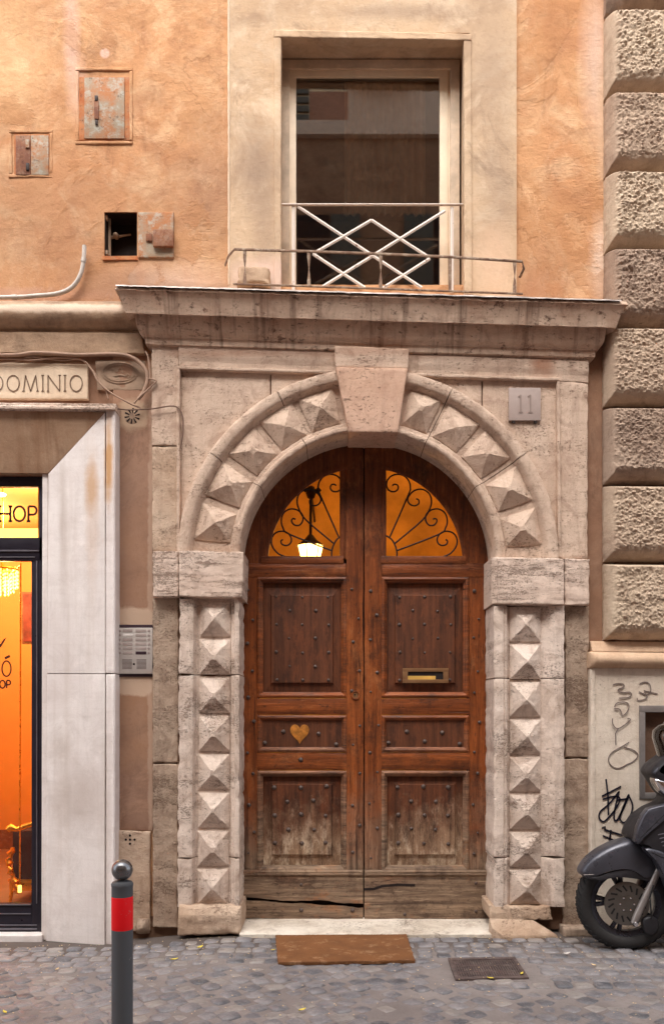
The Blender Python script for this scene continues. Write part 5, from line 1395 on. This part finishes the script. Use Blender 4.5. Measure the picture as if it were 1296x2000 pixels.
# graffiti, as the strokes run
gr = thing('graffiti', 'black sprayed tag and faint scrawl running down the pale plinth', 'graffiti', P(1210, 1660, .1))
def C1(pts):
    ln = [(1096+x/3.125, 1240+y/3.125) for x, y in pts]
    if len(ln) < 4: return ln
    q = []
    for i in range(len(ln)-1):
        a, b, c_, e = ln[max(0, i-1)], ln[i], ln[i+1], ln[min(len(ln)-1, i+2)]
        for s_ in range(4):
            t_ = s_/4; q.append(tuple(.5*((2*b[k]) + (-a[k]+c_[k])*t_ + (2*a[k]-5*b[k]+4*c_[k]-e[k])*t_*t_ + (-a[k]+3*b[k]-3*c_[k]+e[k])*t_**3) for k in (0, 1)))
    return q + [ln[-1]]
FA = [[(312, 305), (345, 296), (375, 302), (378, 318), (350, 330), (345, 342), (375, 352), (415, 350), (424, 368), (400, 382), (350, 386)],
      [(318, 452), (350, 452), (362, 470), (372, 492), (398, 470), (410, 440), (400, 415), (360, 410), (332, 420), (322, 440)],
      [(310, 510), (312, 545), (345, 572), (418, 520), (400, 510)], [(345, 572), (328, 600), (330, 672)],
      [(410, 655), (370, 680), (310, 715), (285, 755), (300, 795), (345, 815), (400, 790), (440, 770), (465, 735), (440, 705), (380, 685)],
      [(475, 300), (505, 288), (535, 300), (542, 345), (515, 365), (470, 345)], [(500, 340), (585, 360)], [(460, 385), (465, 400), (500, 395), (520, 380), (505, 350)]]
m_ = MB()
for s in FA: m_.ribbon(C1(s), 1.9, .1055)
m_.build('faint_scrawl', M['paint_grey'], gr)
FB = [[(270, 880), (282, 985), (285, 1100)], [(245, 985), (362, 925)], [(250, 1003), (320, 985), (355, 1000), (330, 1060), (290, 1110), (255, 1140), (230, 1120), (235, 1080), (290, 1030), (350, 955)],
      [(350, 955), (325, 1060), (320, 1125), (345, 1120), (400, 990), (408, 985), (375, 1060), (355, 1110), (362, 1135), (385, 1145), (420, 1100), (432, 1040), (410, 985)], [(330, 1010), (400, 1000)],
      [(245, 1180), (265, 1170), (262, 1195)], [(265, 1190), (375, 1225)], [(250, 1225), (320, 1255)], [(300, 1190), (292, 1255)]]
m_ = MB()
for s in FB: m_.ribbon(C1(s), 3.4, .1055, .002)
m_.build('black_tag', M['paint_black'], gr)

# ============================================================ street furniture and litter
bp = 6.0 - F/424.0; bc = P(239, 1700, bp)
bo = thing('bollard', 'grey iron bollard with a ball top and a red band at the street edge', 'bollard', (bc.x, bc.y, gz(bc.x)))
def bz(py): return Z(py, bp)
rp = 20.5/424
MB().lathe([(rp+.03, gz(bc.x)-.02), (rp+.03, gz(bc.x)+.05), (rp, gz(bc.x)+.07), (rp, bz(1814))], (bc.x, bc.y, 0), 'z', 32).build('post', M['bollard'], bo, smooth=40)
MB().lathe([(rp, bz(1814)), (rp+.0006, bz(1812)), (rp+.0006, bz(1752)), (rp, bz(1750))], (bc.x, bc.y, 0), 'z', 32).build('red_band', M['red_band'], bo, smooth=40)
MB().lathe([(rp, bz(1750)), (rp, bz(1732)), (rp+.001, bz(1730)), (rp+.002, bz(1726)), (rp-.004, bz(1722)), (rp*.6, bz(1720)), (.016, bz(1718)), (.015, bz(1715)), (.022, bz(1712))], (bc.x, bc.y, 0), 'z', 32).build('collar', M['bollard'], bo, smooth=40)
rb2 = 20.5/424; MB().lathe([(rb2*math.cos(R(a)), rb2*math.sin(R(a))) for a in range(-90, 91, 10)], (bc.x, bc.y, bz(1699)), 'z', 32).build('ball', M['bollard_ball'], bo, smooth=180)
# doormat (four corners as it lies, turned a little)
cor = [ground_px(538, 1836), ground_px(793, 1834), ground_px(810, 1886), ground_px(543, 1890)]
v = []; f = []; n1, n2 = 90, 22
for j in range(n2+1):
    for i in range(n1+1):
        u, w = i/n1, j/n2
        x = (cor[0][0]*(1-u)+cor[1][0]*u)*(1-w)+(cor[3][0]*(1-u)+cor[2][0]*u)*w; y = (cor[0][1]*(1-u)+cor[1][1]*u)*(1-w)+(cor[3][1]*(1-u)+cor[2][1]*u)*w
        e = random.uniform(-.003, .003) if i in (0, n1) or j in (0, n2) else 0
        v.append((x+e, y+e, gz(x)+.026+.0012*random.random()+.003*fr(x, y, 0, 4, 2)))
A = n1+1
for j in range(n2):
    for i in range(n1): f.append((j*A+i, (j+1)*A+i, (j+1)*A+i+1, j*A+i+1))
edge = [i for i in range(A)]+[j*A+n1 for j in range(1, n2+1)]+[n2*A+i for i in range(n1-1, -1, -1)]+[j*A for j in range(n2-1, 0, -1)]
b = len(v)
for i in edge: q = v[i]; v.append((q[0], q[1], q[2]-.02))
for k in range(len(edge)): k2 = (k+1) % len(edge); f.append((edge[k], edge[k2], b+k2, b+k))
rn3 = random.Random(9)
for k in range(520):
    i_ = rn3.choice(edge); q = v[i_]; cx_ = sum(p_[0] for p_ in cor)/4; cy_ = sum(p_[1] for p_ in cor)/4; an = math.atan2((q[1]-cy_)*2, q[0]-cx_)+rn3.uniform(-.8, .8); l_ = rn3.uniform(.004, .012)
    n0 = len(v); v += [(q[0]-.002, q[1], q[2]-.002), (q[0]+.002, q[1], q[2]-.002), (q[0]+l_*math.cos(an), q[1]+l_*math.sin(an), q[2]-rn3.uniform(.002, .012))]; f.append((n0, n0+1, n0+2))
dm = obj('doormat', v, f, M['mat'], None, 60); tag(dm, 'brown coir doormat lying on the cobbles before the threshold', 'doormat')
# drain grate
gc = [ground_px(882, 1880), ground_px(1000, 1878), ground_px(1022, 1912), ground_px(895, 1915)]
dg = thing('drain_grate', 'rusty rectangular drain grate set in the cobbles right of the doormat', 'drain grate', (gc[0][0], gc[0][1], gz(DX)))
def GQ(u, w, z=0): return Vector(((gc[0][0]*(1-u)+gc[1][0]*u)*(1-w)+(gc[3][0]*(1-u)+gc[2][0]*u)*w, (gc[0][1]*(1-u)+gc[1][1]*u)*(1-w)+(gc[3][1]*(1-u)+gc[2][1]*u)*w, gz(DX)+z))
def gbar(a, b, c_, e, z0, z1, name, mat):
    v = [GQ(a, b, z1), GQ(c_, b, z1), GQ(c_, e, z1), GQ(a, e, z1), GQ(a, b, z0), GQ(c_, b, z0), GQ(c_, e, z0), GQ(a, e, z0)]
    return obj(name, v, [(0, 3, 2, 1), (0, 1, 5, 4), (1, 2, 6, 5), (2, 3, 7, 6), (3, 0, 4, 7)], mat, dg)
for q in ((-.06, -.1, 1.06, .02), (-.06, .98, 1.06, 1.1), (-.06, .02, .0, .98), (1.0, .02, 1.06, .98)): gbar(*q, -.03, .012, 'frame_bar', M['grate_rust'])
gbar(-.02, 0, 1.02, 1, -.03, .001, 'well', M['void'])
for k in range(26): gbar(.01+k*.0385, .02, .036+k*.0385, .98, 0, .008, 'bar', M['grate_rust'])
for w in (.3, .65): gbar(0, w, 1, w+.06, 0, .007, 'cross_bar', M['grate_rust'])
# leaves and crumbs
def leaf_obj(px, py, s, ang, mat, label, cat='leaf', group='leaves fallen on the cobbles'):
    x, y = ground_px(px, py); v = []; f = []
    pr = [(-1, 0, .1), (-.5, .38, .35), (0, .5, .25), (.5, .33, .5), (1, 0, .9)]; 
    for (a, w, z) in pr:
        for sgn in (-1, 0, 1):
            xx, yy = a*s, sgn*w*s; v.append((x+xx*math.cos(ang)-yy*math.sin(ang), y+xx*math.sin(ang)+yy*math.cos(ang), gz(x)+.013+s*.35*z*abs(a)+(s*.25*abs(sgn))))
    for i in range(4):
        for k in range(2): q = i*3+k; f.append((q, q+1, q+4, q+3))
    o = obj('fallen_leaf', v, f, M[mat], None, 60, origin=(x, y, gz(x))); tag(o, label, cat, group)
leaf_obj(341, 1875, .024, .3, 'leaf', 'larger yellow leaf on the cobbles right of the bollard')
leaf_obj(391, 1854, .026, .9, 'leaf', 'yellow leaf nearest the left foot of the stone portal')
leaf_obj(590, 1981, .022, .5, 'leaf', 'yellow leaf below the doormat at the bottom of the photo')
leaf_obj(533, 1862, .016, .2, 'leaf', 'yellow leaf touching the left edge of the doormat')
leaf_obj(10, 1963, .02, 2.4, 'leaf', 'yellow leaf at the far left edge of the street')
leaf_obj(957, 1918, .02, 3.0, 'leaf', 'yellow leaf on the near edge of the drain grate')
leaf_obj(1018, 1909, .018, 1.0, 'leaf', 'yellow leaf at the right corner of the drain grate')
leaf_obj(112, 1881, .018, 1.2, 'leaf_pale', 'pale leaf on the cobbles in front of the marble jamb')
leaf_obj(236, 1905, .02, .2, 'leaf_pale', 'pale leaf hidden close behind the bollard foot')
leaf_obj(1158, 1892, .018, 2.2, 'leaf_pale', 'pale leaf on the cobbles right of the drain grate')
leaf_obj(1105, 1870, .026, .1, 'slot_white', 'crumpled white scrap of paper on the cobbles near the scooter wheel', 'paper scrap', 'litter')
crumb = MB(); rc = random.Random(5)
for k in range(420):
    px = rc.uniform(0, 1296); py = 1834+rc.random()**2*165; x, y = ground_px(px, py); s = rc.uniform(.0025, .007); a = rc.uniform(0, 6)
    q = [(x+s*math.cos(a+j*1.57)*(1 if j % 2 else .6), y+s*math.sin(a+j*1.57)*(1 if j % 2 else .6), gz(x)+.012) for j in range(4)]
    crumb.add(q+[(x, y, gz(x)+.012+s*.7)], [(0, 1, 4), (1, 2, 4), (2, 3, 4), (3, 0, 4)])
o = crumb.build('street_litter', M['leaf_pale']); tag(o, 'tiny crumbs and leaf bits scattered over the cobbles', 'litter', kind='stuff')

# ============================================================ scooter (front wheel, fork, fairing in view; the rest runs on past the frame)
sp = .45
sc = thing('scooter', 'matt grey motor scooter parked by the plinth, its front wheel pointing left', 'scooter', P(1218, 1853, sp))
def SQ(px, py, dp=0): q = P(px, py, sp); return Vector((q.x, -(sp+dp), q.z))
def shell(name, pts, dp, hw, mat, steps=5, shrink=.22, flat_=.6, par=sc, smooth=50):
    """a bulged body panel: outline (photo px at the scooter's plane), half width hw, edges drawn in"""
    n = len(pts); cx = sum(p[0] for p in pts)/n; cy = sum(p[1] for p in pts)/n; v = []; f = []
    ks = [(-1+2*i/(2*steps)) for i in range(2*steps+1)]
    for k in ks:
        a = abs(k); s_ = 1 if a <= flat_ else 1-shrink*(1-math.sqrt(max(0, 1-((a-flat_)/(1-flat_))**2)))
        for (x, y) in pts: v.append(SQ(cx+(x-cx)*s_, cy+(y-cy)*s_, dp+k*hw))
    for r_ in range(len(ks)-1):
        for i in range(n): f.append((r_*n+i, r_*n+(i+1) % n, (r_+1)*n+(i+1) % n, (r_+1)*n+i))
    f.append(tuple(range(n))); f.append(tuple(reversed(range((len(ks)-1)*n, len(ks)*n))))
    m_ = MB(); m_.v = v; m_.f = f; return m_.build(name, M[mat], par, smooth=smooth)
def smoothpts(ln, k=4):
    q = []; n = len(ln)
    for i in range(n):
        a, b, c_, e = ln[i-1], ln[i], ln[(i+1) % n], ln[(i+2) % n]
        for s_ in range(k):
            t_ = s_/k; q.append(tuple(.5*((2*b[m]) + (-a[m]+c_[m])*t_ + (2*a[m]-5*b[m]+4*c_[m]-e[m])*t_*t_ + (-a[m]+3*b[m]-3*c_[m]+e[m])*t_**3) for m in (0, 1)))
    return q
def wheel(px, py, R_, par_name, turn=0):
    c = SQ(px, py); w = thing(par_name, None, None); w.parent = sc; w.location = c - root_off(sc)
    rz = turn
    def rot(m_):
        for i, q in enumerate(m_.v):
            d = q-c; m_.v[i] = c+Vector((d.x*math.cos(rz)-d.y*math.sin(rz), d.x*math.sin(rz)+d.y*math.cos(rz), d.z))
        return m_
    tw = .055
    prof = [(R_*.70, -tw*.55), (R_*.74, -tw*.8), (R_*.84, -tw*1.0), (R_*.93, -tw*.85), (R_*.985, -tw*.45), (R_, 0), (R_*.985, tw*.45), (R_*.93, tw*.85), (R_*.84, tw), (R_*.74, tw*.8), (R_*.70, tw*.55)]
    rot(MB().lathe(prof, c, 'y', 64)).build('tyre', M['tyre'], w, smooth=60)
    m_ = MB()
    for k in range(44):
        for sg in (-1, 1):
            a = 2*math.pi*(k+(.5 if sg > 0 else 0))/44; pts = []
            for t_ in range(5):
                rr = R_*(1.002-.075*(t_/4)**2); aa = a+t_*.035; pts.append(c+Vector((rr*math.cos(aa), sg*tw*(.1+.8*t_/4), rr*math.sin(aa))))
            m_.tube(pts, .0035, 4)
    rot(m_).build('tread_grooves', M['sc_seam'], w)
    prof = [(R_*.60, -.02), (R_*.66, -.028), (R_*.705, -.036), (R_*.72, -.03), (R_*.69, -.02), (R_*.67, 0), (R_*.69, .02), (R_*.72, .03), (R_*.705, .036), (R_*.66, .028), (R_*.60, .02), (R_*.60, -.02)]
    rot(MB().lathe(prof, c, 'y', 64)).build('rim', M['rim'], w, smooth=40)
    for k in range(5):
        m_ = MB()
        for da in (-.13, .13):
            a = 2*math.pi*k/5+.62; m_.tube([c+Vector((.035*math.cos(a), 0, .035*math.sin(a))), c+Vector((R_*.35*math.cos(a+da*.6), -.008, R_*.35*math.sin(a+da*.6))), c+Vector((R_*.63*math.cos(a+da), 0, R_*.63*math.sin(a+da)))], [.022, .015, .017], 6)
        rot(m_).build('spoke', M['rim'], w, smooth=50)
    rot(MB().lathe([(0, -.04), (.03, -.04), (.036, -.03), (.036, .03), (.03, .04), (0, .04)], c, 'y', 24)).build('hub', M['rim'], w, smooth=40)
    return w, c, rot
w, wc, rot = wheel(1219, 1761, .318, 'front_wheel', R(-7))
RD = .145
m_ = MB().lathe([(.055, -.062), (RD-.01, -.062), (RD, -.060), (RD, -.056), (.055, -.056)], wc, 'y', 48); m_.lathe([(0, -.066), (.03, -.066), (.06, -.06), (.062, -.05)], wc, 'y', 24)
rot(m_).build('brake_disc', M['disc'], w, smooth=30)
for k in range(16):
    a = 2*math.pi*k/16; m_ = MB().tube([wc+Vector((.085*math.cos(a), -.0632, .085*math.sin(a))), wc+Vector((.122*math.cos(a+.22), -.0632, .122*math.sin(a+.22)))], .006, 6, flat=.001); rot(m_).build('disc_slot', M['sc_seam'], w)
for k in range(6):
    a = 2*math.pi*k/6; rot(MB().lathe([(0, -.071), (.006, -.07), (.007, -.064)], wc+Vector((.045*math.cos(a), 0, .045*math.sin(a))), 'y', 8)).build('bolt', M['chrome'], w, smooth=40)
# fork legs
for dp in (.085, -.085):
    MB().tube([SQ(1227, 1797, dp), SQ(1232, 1785, dp), SQ(1262, 1722, dp), SQ(1300, 1640, dp*.9)], [.02, .024, .024, .02], 14).build('fork_leg', M['fork'], sc, smooth=60)
    MB().lathe([(0, -.02), (.014, -.02), (.018, -.012), (.018, .02)], SQ(1229, 1797, dp+.012*(1 if dp > 0 else -1)), 'y', 14).build('axle_cap', M['chrome'], sc, smooth=40)
shell('brake_caliper', smoothpts([(1244, 1790), (1262, 1783), (1275, 1795), (1268, 1815), (1250, 1816)]), .075, .03, 'sc_dark')
# front mudguard
shell('mudguard', smoothpts([(1129, 1703), (1133, 1690), (1148, 1672), (1172, 1655), (1198, 1643), (1222, 1637), (1246, 1643), (1268, 1658), (1282, 1682), (1285, 1705), (1266, 1718), (1240, 1703), (1215, 1696), (1185, 1698), (1160, 1704), (1140, 1712)]), 0, .095, 'sc_body', shrink=.3, flat_=.35)
shell('mudguard_skirt', smoothpts([(1140, 1708), (1180, 1696), (1233, 1683), (1265, 1690), (1290, 1720), (1300, 1770), (1285, 1745), (1262, 1718), (1235, 1711), (1190, 1707), (1150, 1714)]), 0, .09, 'sc_dark', shrink=.15)
# apron and body
shell('front_apron', smoothpts([(1222, 1633), (1236, 1600), (1262, 1578), (1290, 1562), (1300, 1520), (1322, 1480), (1352, 1470), (1372, 1560), (1400, 1680), (1420, 1790), (1400, 1815), (1345, 1812), (1310, 1770), (1286, 1700), (1262, 1665), (1240, 1645)]), .02, .17, 'sc_dark', shrink=.12)
shell('side_panel', [(1218, 1635), (1223, 1608), (1233, 1585), (1243, 1572), (1262, 1567), (1286, 1562), (1293, 1566), (1286, 1581), (1270, 1597), (1252, 1612), (1232, 1630), (1224, 1640)], .17, .035, 'sc_body', shrink=.1, flat_=.3)
shell('lower_fairing', smoothpts([(1238, 1648), (1262, 1650), (1292, 1668), (1310, 1720), (1335, 1770), (1370, 1800), (1340, 1808), (1306, 1780), (1286, 1735), (1272, 1700), (1256, 1668)]), .15, .05, 'sc_body', shrink=.1, flat_=.4)
shell('headlight_cowl', smoothpts([(1254, 1506), (1262, 1492), (1280, 1478), (1300, 1466), (1330, 1460), (1350, 1490), (1346, 1530), (1310, 1552), (1285, 1552), (1262, 1520)]), .05, .13, 'sc_dark', shrink=.2)
shell('handlebar_cover', smoothpts([(1257, 1508), (1262, 1497), (1285, 1478), (1310, 1458), (1345, 1440), (1362, 1462), (1350, 1500), (1300, 1506), (1275, 1514)]), .12, .06, 'sc_body', shrink=.2)
hl = shell('headlight', smoothpts([(1257, 1516), (1270, 1516), (1292, 1524), (1300, 1540), (1290, 1552), (1272, 1545), (1262, 1532)]), .12, .065, 'chrome', shrink=.45, flat_=.1)
# windscreen: thin curved sheet
v = []; f = []; n = 12
left = [(1288, 1510), (1282, 1480), (1276, 1458), (1271, 1440), (1272, 1427), (1281, 1417), (1293, 1411)]
right = [(1330, 1500), (1322, 1470), (1313, 1445), (1306, 1428), (1303, 1418), (1302, 1413), (1300, 1409)]
for j in range(7):
    for i in range(n+1):
        u = i/n; a = (u-.5)*2
        x = left[j][0] + (right[j][0]-left[j][0]+20)*(a*a)*.55; dp = .03+.2*a*(1-.05*j)*(1 if j < 5 else (.85 if j == 5 else .55))
        v.append(SQ(x, left[j][1], dp))
for j in range(6):
    for i in range(n): q = j*(n+1)+i; f.append((q, q+1, q+n+2, q+n+1))
ws = obj('windscreen', v, f, M['screen'], sc, 80); so = ws.modifiers.new('thickness', 'SOLIDIFY'); so.thickness = .004
rim_ = [v[i] for i in [0]+[j*(n+1) for j in range(7)]+[6*(n+1)+i for i in range(n+1)]+[j*(n+1)+n for j in range(6, -1, -1)]]
MB().tube(rim_, .004, 5).build('windscreen_edge', M['alu'], sc, smooth=60)
def seam(pts, dp, r=.0022, mat='sc_seam', name='panel_seam'):
    MB().tube([SQ(x, y, dp) for x, y in pts], r, 5).build(name, M[mat], sc)
seam([(1222, 1632), (1228, 1604), (1240, 1576), (1262, 1570), (1289, 1565)], .198)
seam([(1224, 1630), (1250, 1604), (1276, 1580)], .2045, .003)
seam([(1250, 1655), (1278, 1668), (1296, 1700), (1314, 1745), (1340, 1784)], .2005)
for k in range(4): seam([(1262+k*3, 1622+k*7), (1294, 1616+k*7)], .188, .004, 'black_lite', 'vent_rib')
for (x, y) in ((1287, 1665), (1275, 1648)):
    MB().lathe([(0, -.004), (.006, -.003), (.008, .002)], SQ(x, y, .2), 'y', 10).build('panel_screw', M['chrome'], sc, smooth=40)
shell('side_badge', [(1283, 1640), (1296, 1636), (1296, 1643), (1284, 1646)], .19, .012, 'black_lite', shrink=.1)
cabl = [SQ(1262, 1722, .11), SQ(1254, 1745, .125), SQ(1256, 1768, .125), SQ(1258, 1786, .115)]
MB().tube(cabl, .005, 6).build('brake_hose', M['sc_seam'], sc, smooth=60)
seam([(1131, 1704), (1160, 1702), (1190, 1694), (1235, 1684)], .088, .0025, 'fork', 'mudguard_edge')
# mirror stalk, seat, floor, rear body and wheel beyond the frame
MB().tube([SQ(1330, 1450, .2), SQ(1345, 1390, .3), SQ(1350, 1365, .34)], .007, 8).build('mirror_stalk', M['sc_dark'], sc); shell('mirror', smoothpts([(1335, 1345), (1365, 1342), (1372, 1358), (1350, 1368), (1334, 1360)]), .34, .06, 'sc_dark')
shell('floorboard', [(1390, 1775), (1500, 1775), (1500, 1815), (1400, 1815)], .0, .2, 'sc_dark', shrink=.05)
shell('rear_body', smoothpts([(1470, 1770), (1490, 1660), (1540, 1620), (1700, 1600), (1770, 1590), (1760, 1640), (1700, 1700), (1600, 1730), (1540, 1800), (1480, 1810)]), .0, .19, 'sc_body', shrink=.2)
shell('seat', smoothpts([(1495, 1640), (1530, 1600), (1620, 1596), (1700, 1570), (1760, 1568), (1770, 1592), (1700, 1606), (1560, 1626)]), .0, .15, 'sc_dark', shrink=.2)
wheel(1655, 1763, .305, 'rear_wheel')

# ============================================================ the other side of the street (lights, bounces and shows in the panes)
op = thing('opposite_building', 'tall faded building across the narrow street', 'building', (0, -8.6, 0))
Y0 = -8.6
MB().box((-14, Y0-.3, -.2), (14, Y0, 11.9)).build('wall', M['stucco_dim'], op)
MB().box((-14, Y0-.3, 11.9), (14, Y0+.12, 12.15)).build('ledge', M['opp_grey'], op)
xm = lambda px: (px-648)/F*6.2*(1+8.6/6.2*.98)      # where the pane mirrors the street
MB().box((-14, Y0-.3, 12.15), (xm(603), Y0, 13.6)).build('upper_wall', M['opp_cream'], op)
MB().box((xm(603), Y0-.3, 12.15), (xm(680), Y0, 12.75)).build('parapet', M['opp_orange'], op)
MB().box((-14, Y0-1.5, 12.15), (14, Y0-1.2, 14.2)).build('set_back_wall', M['opp_cream'], op)
MB().box((xm(680), Y0-.3, 12.15), (14, Y0, 12.85)).build('parapet', M['opp_grey'], op)
MB().box((xm(680), Y0-.3, 12.85), (xm(805), Y0+.5, 13.5)).build('balcony', M['opp_grey'], op)
for wx in (-6.6, -3.6, -.6, 2.4, 5.4):
    for wz in (1.5, 5.2, 8.6):
        w_ = MB().box((wx-.55, Y0-.02, wz), (wx+.55, Y0+.03, wz+1.9)).build('window', M['void'], op)
        for s_ in (-1, 1):
            MB().box((wx+s_*.58, Y0+.0, wz), (wx+s_*1.1, Y0+.06, wz+1.9)).build('shutter', M['shutter'], op)
for k in range(9): MB().box((xm(560), Y0+.0, 12.2+k*.16), (xm(602), Y0+.05, 12.3+k*.16)).build('shutter_slat', M['shutter'], op)
